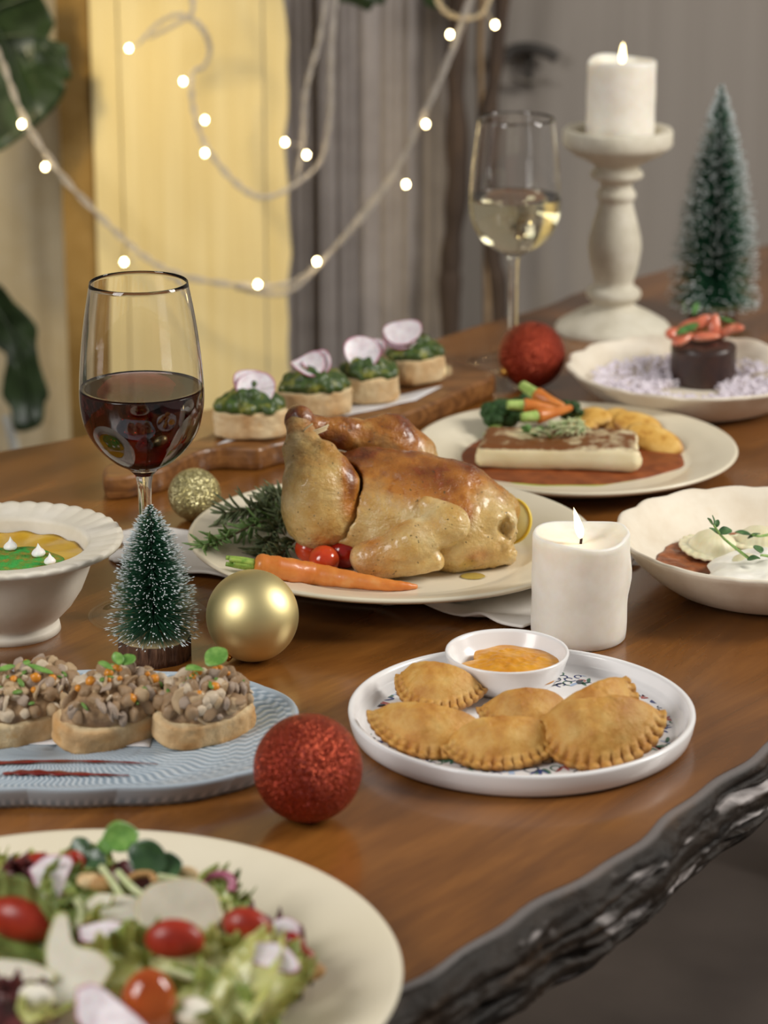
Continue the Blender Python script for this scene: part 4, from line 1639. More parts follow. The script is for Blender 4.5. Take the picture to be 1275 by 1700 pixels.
V, Fc = snet(far_wing, (0.022, 1.748, 0.018), (0.102, 1.804, 0.080), 0.0011)
mk('wing', V, Fc, M_skin, ch, attrs={'brown': np.clip(0.72+0.45*fbm(V, 80, 3, 3)-0.55*np.clip((V[:, 0]-0.078)/0.012, 0, 1), 0, 1)})
M_twine = simple('twine', (214, 196, 158), None, rough=0.9)
tm = MB()
for j in range(3):
    a = np.linspace(0, 2*pi, 40)
    P = np.stack([-0.0535+0.0006*j+0.0135*np.cos(a), 1.766+0.0125*np.sin(a), 0.0955+0.0015*j+0.005*np.cos(a+0.5)], -1)
    tm.add(*tube(P, 0.0007, 6))
tm.add(*tube(spline([(-0.0535, 1.753, 0.098), (-0.055, 1.748, 0.104), (-0.049, 1.750, 0.1085)], 6), 0.0006, 6))
mk('twine', *tm.get(), M_twine, ch)
M_lemon = simple('lemon_peel', (232, 196, 50), (240, 210, 80), 60, 0.4)
M_pith = simple('lemon_flesh', (244, 226, 130), (248, 236, 170), 60, 0.35)
lc = (0.0885, 1.775, PF+0.0165)
le = thing('lemon_slice', lc, 'slim yellow lemon slice leaning behind the right end of the chicken', 'lemon')
V, Fc = lathe([(0.0155, -0.0016), (0.0168, -0.0012), (0.0168, 0.0012), (0.0155, 0.0016)], 48, closed=True)
mk('rind', rot(V, (R(70), 0, R(-28))), Fc, M_lemon, le, local=True)
V, Fc = lathe([(0, -0.0013), (0.0156, -0.0013), (0.0156, 0.0013), (0, 0.0013)], 48)
mk('flesh', rot(V, (R(70), 0, R(-28))), Fc, M_pith, le, local=True)
M_juice = simple('pan_juice', (214, 190, 96), None, rough=0.08, trans=0.4, coat=0.5)
p = at(785, 957, PF)
V, Fc = blob(3, (0.0085, 0.0065, 0.0005), 0.1, 1.5, 3)
tag(mk('juice_drop', V+np.array((p[0], p[1], PF+0.0004)), Fc, M_juice), 'thin yellow drop of juice on the plate below the chicken', 'juice')

# garnish on the chicken plate
M_carrot = N('carrot_skin')
k = M_carrot
_n = k.noise(60, 4)
_b = k.noise(1.0, 4, 0.6, k.coord('Object', (260, 40, 40)))
k.base(k.ramp(_n, [(0.3, (196, 106, 36)), (0.6, (214, 132, 58)), (0.78, (224, 164, 100))])).set(rough=0.4, spec=0.45, sss=0.15, sssr=0.004, coat=0.2).bump(_b, 0.35, 0.0008)
M_carrot = k.m
M_cstem = simple('carrot_stem', (110, 150, 52), (160, 184, 84), 200, 0.5, 0.3, 300)


def zplate(x, y, c, R_, rim_h, well, base, floor_z=0.0065):
    r = math.hypot(x-c[0], y-c[1])
    return base+float(np.interp(r, [0, well*0.95, well*1.06, R_*0.85, R_*0.975], [floor_z, floor_z, floor_z+0.0048, rim_h-0.0042, rim_h]))


def zc(x, y):
    return zplate(x, y, CP, 0.1425, 0.0205, 0.098, 0.0068)+0.0006


rows_ = [(430, 939, 0.0080), (470, 945, 0.0082), (520, 953, 0.0077), (580, 962, 0.0060), (640, 971, 0.0042), (672, 973, 0.0030), (692, 974, 0.0014)]
CPn = []
for px, py, r in rows_:
    z = 0.03
    for _ in range(6):
        x, y, _z = at(px, py, z)
        z = zc(x, y)+r
    CPn.append((x, y, z, r))
CPn = np.array(CPn)
cc = thing('carrot', (CPn[2, 0], CPn[2, 1], CPn[2, 2]-CPn[2, 3]), 'long roasted orange carrot with a green stub in front of the chicken', 'carrot')
Pn = spline(CPn, 10)
rad = Pn[:, 3]*(1+0.035*np.sin(np.arange(len(Pn))*1.1)+0.02*np.sin(np.arange(len(Pn))*2.7))
d0 = (Pn[0, :3]-Pn[4, :3])/np.linalg.norm(Pn[0, :3]-Pn[4, :3])
PP = np.vstack([Pn[0, :3]+d0*0.0035, Pn[0, :3]+d0*0.002, Pn[:, :3]])
rad = np.concatenate([[rad[0]*0.45, rad[0]*0.85], rad])
mk('root', *tube(PP, rad, 24), M_carrot, cc)
q0 = Pn[0, :3]+d0*0.003
mb = MB()
for j in range(7):
    a = j*0.9
    off = np.array((0, sin(a)*0.0026, cos(a)*0.0026))
    mb.add(*tube(spline([q0+off*0.8, q0+d0*0.008+off, q0+d0*(0.017+0.003*sin(j*2.1))+off*0.9], 5), np.linspace(0.0022, 0.0015, 11), 8))
mk('green_stub', *mb.get(), M_cstem, cc)

M_tom = N('tomato_skin')
k = M_tom
_n = k.noise(50, 3)
k.base(k.ramp(_n, [(0.35, (196, 58, 24)), (0.65, (214, 84, 40))])).set(rough=0.16, spec=0.5, sss=0.2, sssr=0.006, coat=0.4).rad(1, 0.2, 0.1)
M_tom = k.m
M_tomdark = simple('dark_tomato_skin', (150, 24, 14), (172, 34, 18), 50, 0.14, sss=0.15, sssr=0.005, coat=0.4)
for px, py, rpx, m_, lab in ((514, 911, 24.5, M_tom, 'bright cherry tomato on the chicken plate, leftmost of three beside the carrot'), (538, 930, 25, M_tom, 'bright cherry tomato on the chicken plate, nearest to the carrot'),
                             (570, 917, 27, M_tomdark, 'darker cherry tomato tucked against the chicken wing')):
    r = rpx/2390
    z = 0.03
    for _ in range(6):
        x, y, _z = at(px, py, z)
        z = zc(x, y)+r*0.97
    V, Fc = ICO[4]
    V = V*np.array((1, 1, 0.96))
    V[:, 2] -= 0.10*np.exp(-(np.hypot(V[:, 0], V[:, 1])/0.2)**2)*(V[:, 2] > 0)
    tag(mk('cherry_tomato', rot(V*r, (R(30), R(15), 0))+np.array((x, y, z)), Fc, m_), lab, 'tomato')

M_rose = simple('rosemary_needle', (78, 92, 62), (124, 134, 94), 300, 0.55)
M_rose2 = simple('fresh_rosemary', (96, 132, 68), (138, 168, 102), 300, 0.5)
M_rstem = simple('rosemary_stem', (104, 92, 66), None, rough=0.8)


def rosemary(pts, n, L, m_, lab, seed, lift=0.012):
    rng = random.Random(seed)
    P = []
    for i, (a, b_, h) in enumerate(pts):
        z = 0.03
        for _ in range(5):
            x, y, _z = at(a, b_, z)
            z = zc(x, y)+h
        P.append((x, y, z))
    t = thing('rosemary_sprig', P[0], lab, 'herb')
    S = spline(P, 12)
    mk('stem', *tube(S, np.linspace(0.0006, 0.0010, len(S)), 6), M_rstem, t)
    mb = MB()
    T = np.gradient(S, axis=0)
    T /= np.linalg.norm(T, axis=1)[:, None]
    for i in range(n):
        f = (i/n)**0.9*(len(S)-1)
        j = int(f)
        p, tg = S[j], -T[j]
        a = rng.uniform(0, 2*pi)
        u = np.cross(tg, (0, 0, 1))
        u /= np.linalg.norm(u)
        v = np.cross(tg, u)
        dr_ = tg*rng.uniform(0.5, 1.1)+(u*cos(a)+v*sin(a))*rng.uniform(0.6, 1.0)
        dr_ /= np.linalg.norm(dr_)
        l_ = L*rng.uniform(0.65, 1.1)
        bend = np.array((rng.uniform(-1, 1), rng.uniform(-1, 1), rng.uniform(-0.6, 0.8)))*0.22*l_
        q1, q2 = p+dr_*l_*0.55+bend*0.3, p+dr_*l_+bend
        for q in (q1, q2):
            q[2] = max(q[2], zc(q[0], q[1])+0.0006)
        mb.add(*tube(spline([p, q1, q2], 3), [0.0006, 0.0009, 0.0010, 0.0010, 0.0009, 0.0007, 0.0002], 5))
    stuff(mk('needles', *mb.get(), m_, t))
    return t


rosemary([(338, 906, 0.003), (372, 895, 0.006), (420, 872, 0.010), (478, 850, 0.012)], 80, 0.0165, M_rose2, 'rosemary sprig with fresh green tip pointing left on the chicken plate', 1)
rosemary([(372, 852, 0.010), (415, 846, 0.014), (455, 848, 0.014), (488, 862, 0.012)], 84, 0.018, M_rose, 'dark rosemary sprig lying along the back left of the chicken plate', 2)
rosemary([(432, 920, 0.004), (446, 895, 0.010), (462, 872, 0.014), (480, 846, 0.014)], 90, 0.017, M_rose, 'dark rosemary sprig bending down behind the carrot top', 3)
rosemary([(440, 838, 0.012), (460, 832, 0.016), (482, 832, 0.016)], 60, 0.016, M_rose, 'short dark rosemary sprig against the chicken leg', 4)
rosemary([(452, 926, 0.004), (470, 915, 0.006), (492, 895, 0.010)], 60, 0.014, M_rose, 'small rosemary sprig between the carrot and the tomatoes', 6)

# ------------------------------------------------------------------ crepe plate
ZK = 0.0070
M_redsauce = simple('tomato_sauce', (124, 60, 24), (150, 78, 34), 70, 0.5, 0.5, 160, 0.001)
M_oil = simple('green_oil', (150, 168, 40), (176, 190, 60), 40, 0.15, coat=0.4)


def pool(name, cpx, hw, hd, z, m_, seed, h=0.0012, amp=0.05, skew=0.0):
    c = at(cpx[0], cpx[1], z)
    s_ = ppm(c)
    a_, b_ = hw/s_, hd/s_/sin(math.atan2(CH-z, c[1]))

    def fn(U, W):
        th = W*2*pi
        lim = 1+amp*np.sin(3*th+seed)+amp*0.5*np.sin(7*th+2*seed)+amp*0.3*np.sin(13*th)
        x, y = c[0]+a_*U*lim*np.cos(th), c[1]+b_*U*lim*np.sin(th)
        P = np.stack([x, y, 0*x], -1)
        zz = z+h*(1-U**6)*(1+0.35*fbm(P, 90, 2, seed))
        return np.stack([x, y, zz], -1)
    V, Fc = grid(24, 140, fn, 0.0006)
    return mk(name, V, Fc, m_)


tag(pool('green_oil', (936, 762), 192, 48, ZK-0.0006, M_oil, 2, 0.0008, 0.03), 'thin ring of green oil round the red sauce on the crepe plate', 'oil')
tag(pool('tomato_sauce', (940, 758), 190, 47, ZK-0.0003, M_redsauce, 2, 0.0018, 0.03), 'brick red sauce spread under the golden crepe', 'sauce')
M_crepe = N('crepe_skin')
k = M_crepe
_b = k.attr('brown')
n1 = k.noise(90, 5, 0.65)
cA = k.ramp(k.noise(35, 4), [(0.3, (226, 208, 160)), (0.7, (238, 226, 190))])
fac = k.ramp(k.math('MULTIPLY', _b, k.math('ADD', k.math('MULTIPLY', k.math('SUBTRACT', n1, 0.5), 3.0), 0.85)), [(0.15, (0, 0, 0)), (0.62, (255, 255, 255))])
k.base(k.mix(fac, cA, (122, 74, 36))).set(rough=0.5, spec=0.35, sss=0.15, sssr=0.004).bump(n1, 0.3, 0.0008)
M_crepe = k.m
c0 = np.array(at(926, 782, ZK+0.001))
c1_ = np.array(at(926, 730, ZK+0.001))
ang_ = math.atan2(*(np.array(at(1054, 787, ZK))-np.array(at(798, 779, ZK)))[[1, 0]])
hl = 0.5*257/2095
cdep = 0.060
th_ = 0.0185


def crepe(P):
    x = P[..., 0]
    y = P[..., 1]
    z = P[..., 2]
    q = np.stack([x*(1-0.10*(y+cdep/2)/cdep*-1*0+0.06*(y/cdep)), y, z-0.0008*np.sin(x*60)], -1)
    d = rbox(q, (0, 0, th_/2), (hl, cdep/2, th_/2), 0.0058)
    d = smin(d, caps(P, (-hl+0.004, -cdep/2+0.006, 0.007), (hl-0.004, -cdep/2+0.006, 0.007), 0.0065, 0.0065), 0.004)
    d = np.maximum(d, -z+0.0002)
    seam = np.abs(y-0.012-0.004*np.sin(x*40))
    d = d+0.0010*np.exp(-(seam/0.0015)**2)*(z > th_*0.7)
    end = np.clip((np.abs(x)-hl+0.006)/0.006, 0, 1)
    return d+0.0007*fbm(P, 60, 3, 3)+end*0.0016*fbm(P*np.array((0.3, 1, 1)), 180, 2, 8)


V, Fc = snet(crepe, (-hl-0.004, -cdep/2-0.004, -0.001), (hl+0.004, cdep/2+0.004, th_+0.004), 0.0012)
bq = np.clip((V[:, 2]-th_*0.80)/(th_*0.12), 0, 1)*np.clip(0.55+0.9*fbm(V, 34, 3, 12)+0.35*np.exp(-((V[:, 1]+cdep*0.36)/0.007)**2)+0.3*np.exp(-((V[:, 0]+hl*0.8)/0.012)**2), 0, 1)
fwd = np.array((-sin(ang_), cos(ang_)))
cr = mk('filled_crepe', V, Fc, M_crepe, attrs={'brown': bq}, local=True, loc=(c0[0]+fwd[0]*cdep/2, c0[1]+fwd[1]*cdep/2, ZK+0.0012))
cr.rotation_euler = (0, 0, ang_)
tag(cr, 'rectangular folded crepe with browned top on red sauce', 'crepe')

# potatoes
M_pot = N('roast_potato')
k = M_pot
n1 = k.noise(90, 5, 0.6)
k.base(k.mix(k.attr('rim'), k.ramp(n1, [(0.3, (176, 116, 44)), (0.45, (216, 166, 78)), (0.7, (232, 192, 112))]), (138, 82, 28))).set(rough=0.45, spec=0.4).bump(n1, 0.4, 0.001)
M_pot = k.m
for i, (px, py, z, rx, ry, th2, ex, ey, ez, lab) in enumerate((
        (988, 694, 0.016, 0.0145, 0.011, 0.0045, 28, 6, -10, 'golden potato slice at the back beside the broccoli'),
        (1020, 698, 0.014, 0.014, 0.012, 0.0045, 34, -14, 0, 'golden potato slice second from the back, mostly covered'),
        (1058, 706, 0.015, 0.021, 0.012, 0.005, 36, 12, -14, 'long golden potato slice second from the front'),
        (1086, 731, 0.0145, 0.0245, 0.0125, 0.005, 48, 16, -20, 'largest golden potato slice at the front right of the crepe'),
        (963, 706, 0.013, 0.015, 0.008, 0.004, 22, 0, -22, 'brown potato slice behind the microgreens on the crepe plate'))):
    c = at(px, py, z)
    V, Fc = blob(4, (1, 1, 1), 0.08, 1.4, i+4)
    V[:, 2] = np.sign(V[:, 2])*np.abs(V[:, 2])**0.6
    rim_ = np.clip((np.hypot(V[:, 0], V[:, 1])-0.86)/0.12, 0, 1)*np.clip(0.7+fbm(V, 2.5, 2, i), 0, 1)
    V = V*np.array((rx, ry, th2))
    o = mk('potato_slice', V, Fc, M_pot, attrs={'rim': rim_}, local=True, loc=c)
    o.rotation_euler = (R(ex), R(ey), R(ez))
    tag(o, lab, 'potato', 'potato slices on the crepe plate')

M_broc = N('broccoli_head')
k = M_broc
n1 = k.noise(420, 3, 0.6)
k.base(k.ramp(n1, [(0.3, (24, 52, 20)), (0.7, (56, 96, 38))])).set(rough=0.6).bump(n1, 1.0, 0.0015)
M_broc = k.m
M_brstem = simple('broccoli_stem', (128, 164, 74), (152, 184, 96), 90, 0.5)


def broccoli(c, r, stemdir, seed, lab):
    rng = random.Random(seed)
    t = thing('broccoli_floret', (c[0], c[1], ZK), lab, 'broccoli')
    mb = MB()
    for i in range(34):
        a, e = rng.uniform(0, 2*pi), rng.uniform(-0.1, 1.45)
        d = np.array((cos(a)*cos(e), sin(a)*cos(e), sin(e)))
        p = np.array(c)+d*r*np.array((1.1, 0.9, 0.75))*rng.uniform(0.65, 0.95)
        V, Fc = blob(3, r*rng.uniform(0.24, 0.36), 0.28, 5.0, seed*40+i, 2)
        mb.add(V+p, Fc)
    V, Fc = blob(3, r*0.75, 0.1, 2, seed)
    mb.add(V*np.array((1.1, 0.9, 0.8))+np.array(c), Fc)
    mk('florets', *mb.get(), M_broc, t)
    sd = np.array(stemdir, float)
    P = spline([np.array(c), np.array(c)+sd*0.5, np.array(c)+sd], 6)
    P[:, 2] = np.maximum(P[:, 2], ZK+0.0035)
    mk('stalk', *tube(P, np.linspace(0.0055, 0.0035, len(P)), 12), M_brstem, t)


broccoli(at(836, 692, 0.022), 0.0165, (-0.014, -0.018, -0.012), 2, 'dark green broccoli floret at the left end of the crepe')
broccoli(at(880, 672, 0.020), 0.0125, (0.01, 0.008, -0.012), 5, 'dark broccoli floret behind the baby carrots')
broccoli(at(943, 684, 0.0225), 0.0105, (0.014, 0.004, -0.012), 7, 'small broccoli floret between the baby carrots and the potatoes')


def baby(pts, r, lab):
    P = spline([at(*q) for q in pts], 8)
    t = thing('baby_carrot', tuple(P[len(P)//2]-np.array((0, 0, r))), lab, 'carrot', 'baby carrots on the crepe plate')
    n = len(P)
    ks = int(n*0.34)
    mk('root', *tube(P[ks:], np.concatenate([[r*0.6], np.linspace(r, r*0.45, n-ks-2), [r*0.15]]), 16), M_carrot, t)
    mb = MB()
    mb.add(*tube(P[:ks+2], np.linspace(r*0.62, r*0.78, ks+2), 12))
    mk('green_top', *mb.get(), M_bcs, t)


M_bcs = simple('baby_carrot_top', (150, 184, 84), (188, 210, 124), 150, 0.5)
baby([(868, 640, 0.040), (890, 655, 0.037), (912, 666, 0.034), (938, 676, 0.030)], 0.0066, 'baby carrot with green top, uppermost of three on the broccoli')
baby([(842, 672, 0.036), (868, 673, 0.035), (895, 675, 0.034), (930, 682, 0.030)], 0.0060, 'baby carrot with green top, middle of three on the broccoli')
baby([(866, 693, 0.031), (890, 691, 0.031), (915, 686, 0.031), (950, 676, 0.029)], 0.0064, 'baby carrot with green top, lowest of three on the broccoli')
P = spline([at(962, 690, 0.014), at(975, 682, 0.016), at(992, 679, 0.016)], 6)
tag(mk('carrot_tip', *tube(P, np.linspace(0.0042, 0.0014, len(P)), 12), M_carrot), 'thin orange carrot tip beside the back potato slice', 'carrot')

M_sprout = simple('sprout_leaf', (66, 106, 44), (108, 146, 70), 120, 0.5)
M_sstem = simple('sprout_stem', (190, 200, 146), (212, 216, 172), 120, 0.4)


def disc_leaf(L, W_, cup=0.25, seed=0):
    def fn(U, Wv):
        v = (Wv-0.5)*2
        w_ = W_*np.sin(np.clip(U, 0.02, 0.985)*pi)**0.62
        x = L*U
        y = w_*v*0.5
        z = cup*W_*(v*v)*0.5*np.sin(U*pi)-cup*L*0.35*U*U+0.02*L*np.sin(U*7+seed)
        return np.stack([x, y, z], -1)
    return grid(12, 9, fn, 0.0004)


def loose_greens(c, R_, h, nst, nl, seed, lab, name='microgreens', leaf=0.008):
    rng = random.Random(seed)
    t = thing(name, c, lab, 'microgreens')
    mb = MB()
    for i in range(nst):
        a0, a1 = rng.uniform(0, 6.28), rng.uniform(0, 6.28)
        am = a0+rng.uniform(0.5, 1.5)
        p = [np.array((R_*rng.uniform(0.5, 1)*cos(a0), 0.8*R_*rng.uniform(0.5, 1)*sin(a0), h*rng.uniform(0.1, 0.4))),
             np.array((0.6*R_*cos(am), 0.5*R_*sin(am), h*rng.uniform(0.5, 1.0))),
             np.array((0.8*R_*cos(a1), 0.6*R_*sin(a1), h*rng.uniform(0.3, 0.9)))]
        mb.add(*tube(spline(p, 6), 0.00055, 6))
    mk('stems', *mb.get(), M_sstem, t, local=True)
    for i in range(nl):
        a, rr_ = rng.uniform(0, 6.28), R_*rng.uniform(0.4, 1.0)
        V, Fc = disc_leaf(leaf*rng.uniform(0.7, 1.1), leaf*0.7, 0.3, i)
        V = rot(V, (rng.uniform(-0.6, 0.6), rng.uniform(-0.9, 0.3), a))+np.array((rr_*cos(a)*0.8, rr_*sin(a)*0.7, h*rng.uniform(0.1, 0.7)))
        mk('leaf', V, Fc, M_sprout, t, local=True)
    return t


ztop = ZK+th_+0.0010
loose_greens(at(940, 722, ztop), 0.019, 0.012, 26, 9, 3, 'pale tangle of microgreens on the middle of the crepe', leaf=0.009)
loose_greens(at(893, 722, ztop), 0.012, 0.004, 4, 7, 8, 'few flat green leaves left of the microgreen tangle on the crepe', leaf=0.009)

# ------------------------------------------------------------------ chocolate cake bowl
ZB = 0.0062
M_lilac = simple('lilac_crumble', (226, 216, 226), (236, 229, 236), 120, 0.85)
rng = random.Random(21)
kc = np.array((KB[0], KB[1]))
mb = MB()
SV, SF = ICO[1]
for i in range(2600):
    a, f = rng.uniform(0, 2*pi), math.sqrt(rng.random())
    r = f*KBR*0.80
    z = ZB+0.001+max(0.0, (r-0.066))*0.62+0.0052*rng.random()*(1-f**4)+0.003*max(0, fbm(np.array([[kc[0]+r*cos(a), kc[1]+r*sin(a), 0]]), 70, 2, 1)[0])
    if r < 0.026:
        continue
    s = rng.uniform(0.0010, 0.0021)
    V = rot(SV*np.array((s*rng.uniform(1, 2.6), s, s*0.8)), (rng.uniform(-.6, .6), rng.uniform(-.9, .9), rng.uniform(0, 6)))
    mb.add(V+np.array((kc[0]+r*cos(a), kc[1]+r*sin(a), z+0.0008)), SF)
tag(mk('lilac_crumble', *mb.get(), M_lilac, smooth=False), 'pale lilac crumble scattered round the chocolate cake', 'crumble', kind='stuff')
M_choc = N('chocolate_cake')
k = M_choc
n1 = k.noise(120, 5, 0.65)
k.base(k.ramp(n1, [(0.3, (34, 18, 14)), (0.7, (62, 36, 26))])).set(rough=0.42, coat=0.25, coatr=0.2).bump(n1, 0.5, 0.0012)
M_choc = k.m
kb = at(1166, 634, ZB)
kr = 54/ppm(kb)
kh = aty(637, 572, kb[1])[2]-ZB
V, Fc = lathe([(0, 0), (kr*0.96, 0), (kr, 0.001)]+[(kr, 0.001+(kh-0.003)*i/12) for i in range(1, 12)]+[(kr*0.995, kh-0.001), (kr*0.95, kh), (kr*0.5, kh+0.0004), (0, kh)], 120, (0, 0),
              lambda th, r, z: (r*(1+0.012*fbm(np.stack([np.cos(th)*3, np.sin(th)*3, np.full_like(th, z*90)], -1), 2, 3, 3)), z+0.0006*np.sin(th*5)))
tag(mk('chocolate_cake', V, [f[::-1] for f in Fc], M_choc, local=True, loc=(kb[0], kb[1], ZB)), 'round dark chocolate cake topped with strawberries', 'cake')
M_straw_b = N('strawberry')
k = M_straw_b
n1 = k.noise(140, 3)
k.base(k.mix(k.attr('inner'), k.ramp(n1, [(0.3, (200, 96, 70)), (0.7, (222, 136, 104))]), (240, 190, 160))).set(rough=0.28, sss=0.2, sssr=0.004, coat=0.3)
M_straw_b = k.m


def strawberry_wedge(L, W_, seed):
    V, Fc = blob(3, 1.0, 0.05, 2, seed)
    x = V[:, 0]
    tp = 0.62+0.38*np.clip((1-x)/2, 0, 1)
    V = np.stack([x*L/2, V[:, 1]*W_/2*tp, V[:, 2]*W_*0.36*tp], -1)
    inn = np.clip(1-np.abs(V[:, 2]+W_*0.1)/(W_*0.22), 0, 1)*np.clip(-x+0.6, 0, 1)
    return V, Fc, inn*0.8


zk = ZB+kh
for i, (px, py, dz, ex, ey, ez, L, lab) in enumerate((
        (1133, 563, 0.0045, 15, 20, 25, 0.022, 'strawberry wedge lying at the front left of the cake top'), (1171, 559, 0.006, 10, 4, -8, 0.026, 'long strawberry wedge lying across the front of the cake top'),
        (1186, 541, 0.012, 20, 70, 70, 0.022, 'strawberry wedge standing upright at the middle of the cake top'), (1166, 534, 0.0145, 60, 30, 20, 0.019, 'red strawberry piece at the peak of the cake topping'),
        (1144, 540, 0.010, 30, 25, 20, 0.022, 'strawberry wedge at the upper left of the cake topping'), (1205, 551, 0.0065, 30, 40, -40, 0.022, 'strawberry wedge at the right side of the cake top'),
        (1118, 553, 0.005, 40, 10, 40, 0.018, 'pale strawberry tip poking out at the left of the cake top'), (1220, 545, 0.004, 20, 10, -30, 0.018, 'pale strawberry slice hanging over the right edge of the cake'))):
    V, Fc, inn = strawberry_wedge(L, 0.0135, i)
    c = at(px, py, zk+dz)
    o = mk('strawberry_piece', V, Fc, M_straw_b, attrs={'inner': inn}, local=True, loc=c)
    o.rotation_euler = (R(ex), R(-ey), R(ez))
    tag(o, lab, 'strawberry', 'strawberry pieces on the chocolate cake')
M_mint = simple('mint_leaf', (52, 92, 42), (92, 136, 66), 160, 0.5)
for px, py, dz, ex, ey, ez, L, lab in ((1122, 556, 0.010, 20, -20, 30, 0.026, 'slim mint leaf draped over the left strawberries'), (1138, 524, 0.016, 70, -65, 100, 0.014, 'bright mint leaf tip standing up at the back left of the topping'),
                                       (1150, 523, 0.017, 20, -40, 60, 0.016, 'mint leaf at the back of the strawberry topping'), (1192, 527, 0.016, 10, 8, -20, 0.016, 'mint leaf at the upper right of the topping')):
    V, Fc = disc_leaf(L, L*0.36, 0.3, 1)
    o = mk('mint_leaf', V, Fc, M_mint, local=True, loc=at(px, py, zk+dz))
    o.rotation_euler = (R(ex), R(ey), R(ez))
    tag(o, lab, 'leaf', 'mint leaves on the chocolate cake')

# ------------------------------------------------------------------ ravioli bowl
rc = np.array((RB[0], RB[1]))
M_rsauce = simple('chunky_red_sauce', (122, 62, 26), (158, 88, 42), 110, 0.5, 0.8, 220, 0.0015, coat=0.2)


def rsauce(U, W):
    th = W*2*pi
    lim = 0.074*(1+0.02*np.sin(5*th+1)+0.02*np.sin(11*th)+0.012*np.sin(23*th))
    x, y = rc[0]-0.002+lim*U*np.cos(th), rc[1]+lim*U*np.sin(th)
    P = np.stack([x, y, 0*x], -1)
    z = 0.0095+0.0075*(U**2.5)+0.0018*fbm(P, 120, 3, 6)*(1-U**8)-0.0015*U**10
    return np.stack([x, y, z], -1)


tag(mk('red_sauce', *grid(40, 180, rsauce, 0.003), M_rsauce), 'chunky red sauce lining the ravioli bowl', 'sauce')
M_pasta = simple('pasta_dough', (226, 216, 176), (236, 228, 196), 60, 0.45, 0.2, 160, 0.0007, sss=0.2, sssr=0.004)
M_creamsauce = simple('cream_sauce', (246, 242, 228), (250, 247, 238), 30, 0.3)
for i, (px, py, z, r, ez, lab) in enumerate(((1185, 905, 0.018, 0.024, 20, 'round filled ravioli at the left of the bowl, cream running over it'), (1262, 898, 0.018, 0.024, 100, 'ravioli at the right edge of the picture under white sauce'), (1240, 945, 0.016, 0.022, 60, 'ravioli buried in white sauce at the front of the bowl'))):
    def rav(U, W, r=r, i=i):
        th = W*2*pi
        R2 = r*(1+0.02*np.abs(np.sin(th*11)))
        rr_ = R2*U
        dome = np.clip(1-(U/0.70)**2, 0, 1)
        zz = 0.0105*dome**0.7+0.0012*np.abs(np.sin(th*11))*np.clip((U-0.75)/0.1, 0, 1)-0.006*np.clip(U-0.6, 0, 1)**1.0
        x, y = rr_*np.cos(th), rr_*np.sin(th)
        P = np.stack([x, y, 0*x+i], -1)
        return np.stack([x, y, zz+0.0010*fbm(P, 110, 2, i)], -1)
    V, Fc = grid(30, 120, rav, 0.0016)
    o = mk('ravioli', V, Fc, M_pasta, local=True, loc=at(px, py, z))
    o.rotation_euler = (R(6), R(4), R(ez))
    tag(o, lab, 'ravioli', 'ravioli in the clay bowl')


def csf(U, W):
    th = W*2*pi
    lim = 0.049*(1+0.14*np.sin(3*th+2.5)+0.08*np.sin(5*th+1))
    x, y = rc[0]+0.002+1.05*lim*U*np.cos(th), rc[1]-0.022+0.90*lim*U*np.sin(th)
    P = np.stack([x, y, 0*x], -1)
    z = 0.0262+0.0050*fbm(P, 38, 2, 9)+0.0015*fbm(P, 120, 2, 4)-0.0075*U**4
    return np.stack([x, y, z], -1)


tag(mk('cream_sauce', *grid(50, 160, csf, 0.002), M_creamsauce), 'white cream sauce flowing over the ravioli', 'sauce')


def sprig(pts, leaves, lab, name='sprout', lr=0.0009, dk=None):
    P = [np.array(at(*q)) for q in pts]
    t = thing(name, tuple(P[0]), lab, 'sprout')
    mk('stem', *tube(spline(P, 8), np.linspace(lr*1.2, lr*0.8, 8*(len(P)-1)+1), 8), M_sstem2, t)
    for (px, py, z, L, W_, ex, ey, ez) in leaves:
        V, Fc = disc_leaf(L, W_, 0.25, px)
        mk('leaf', rot(V, (R(ex), R(ey), R(ez)))+np.array(at(px, py, z)), Fc, dk or M_dkleaf, t)
    return t


M_sstem2 = simple('green_stem', (120, 160, 80), (150, 182, 106), 200, 0.4)
M_dkleaf = simple('sprout_dark_leaf', (58, 92, 56), (88, 126, 74), 200, 0.4)
M_brleaf = simple('sprout_bright_leaf', (92, 140, 58), (128, 170, 84), 200, 0.4)
sprig([(1242, 926, 0.029), (1215, 905, 0.034), (1198, 890, 0.042), (1185, 872, 0.052)],
      [(1196, 888, 0.043, 0.009, 0.006, 10, -30, 150), (1192, 884, 0.045, 0.010, 0.007, 30, -10, 10), (1186, 872, 0.052, 0.007, 0.003, 60, -70, 100), (1184, 871, 0.052, 0.006, 0.003, 60, -50, 150), (1187, 876, 0.050, 0.007, 0.004, 20, -40, 60)],
      'long green sprout lying across the white sauced ravioli')
sprig([(1275, 888, 0.029), (1260, 890, 0.031), (1246, 888, 0.031)], [(1246, 888, 0.032, 0.011, 0.008, 0, -10, 160), (1262, 885, 0.032, 0.010, 0.006, 10, 10, 200)], 'short sprout with dark leaves at the right side of the ravioli')
sprig([(1280, 924, 0.028), (1268, 922, 0.031), (1262, 922, 0.031)], [(1264, 918, 0.033, 0.008, 0.008, 10, -30, 120), (1262, 926, 0.031, 0.009, 0.008, 0, 0, 190)], 'small round leaved sprout at the front of the ravioli')

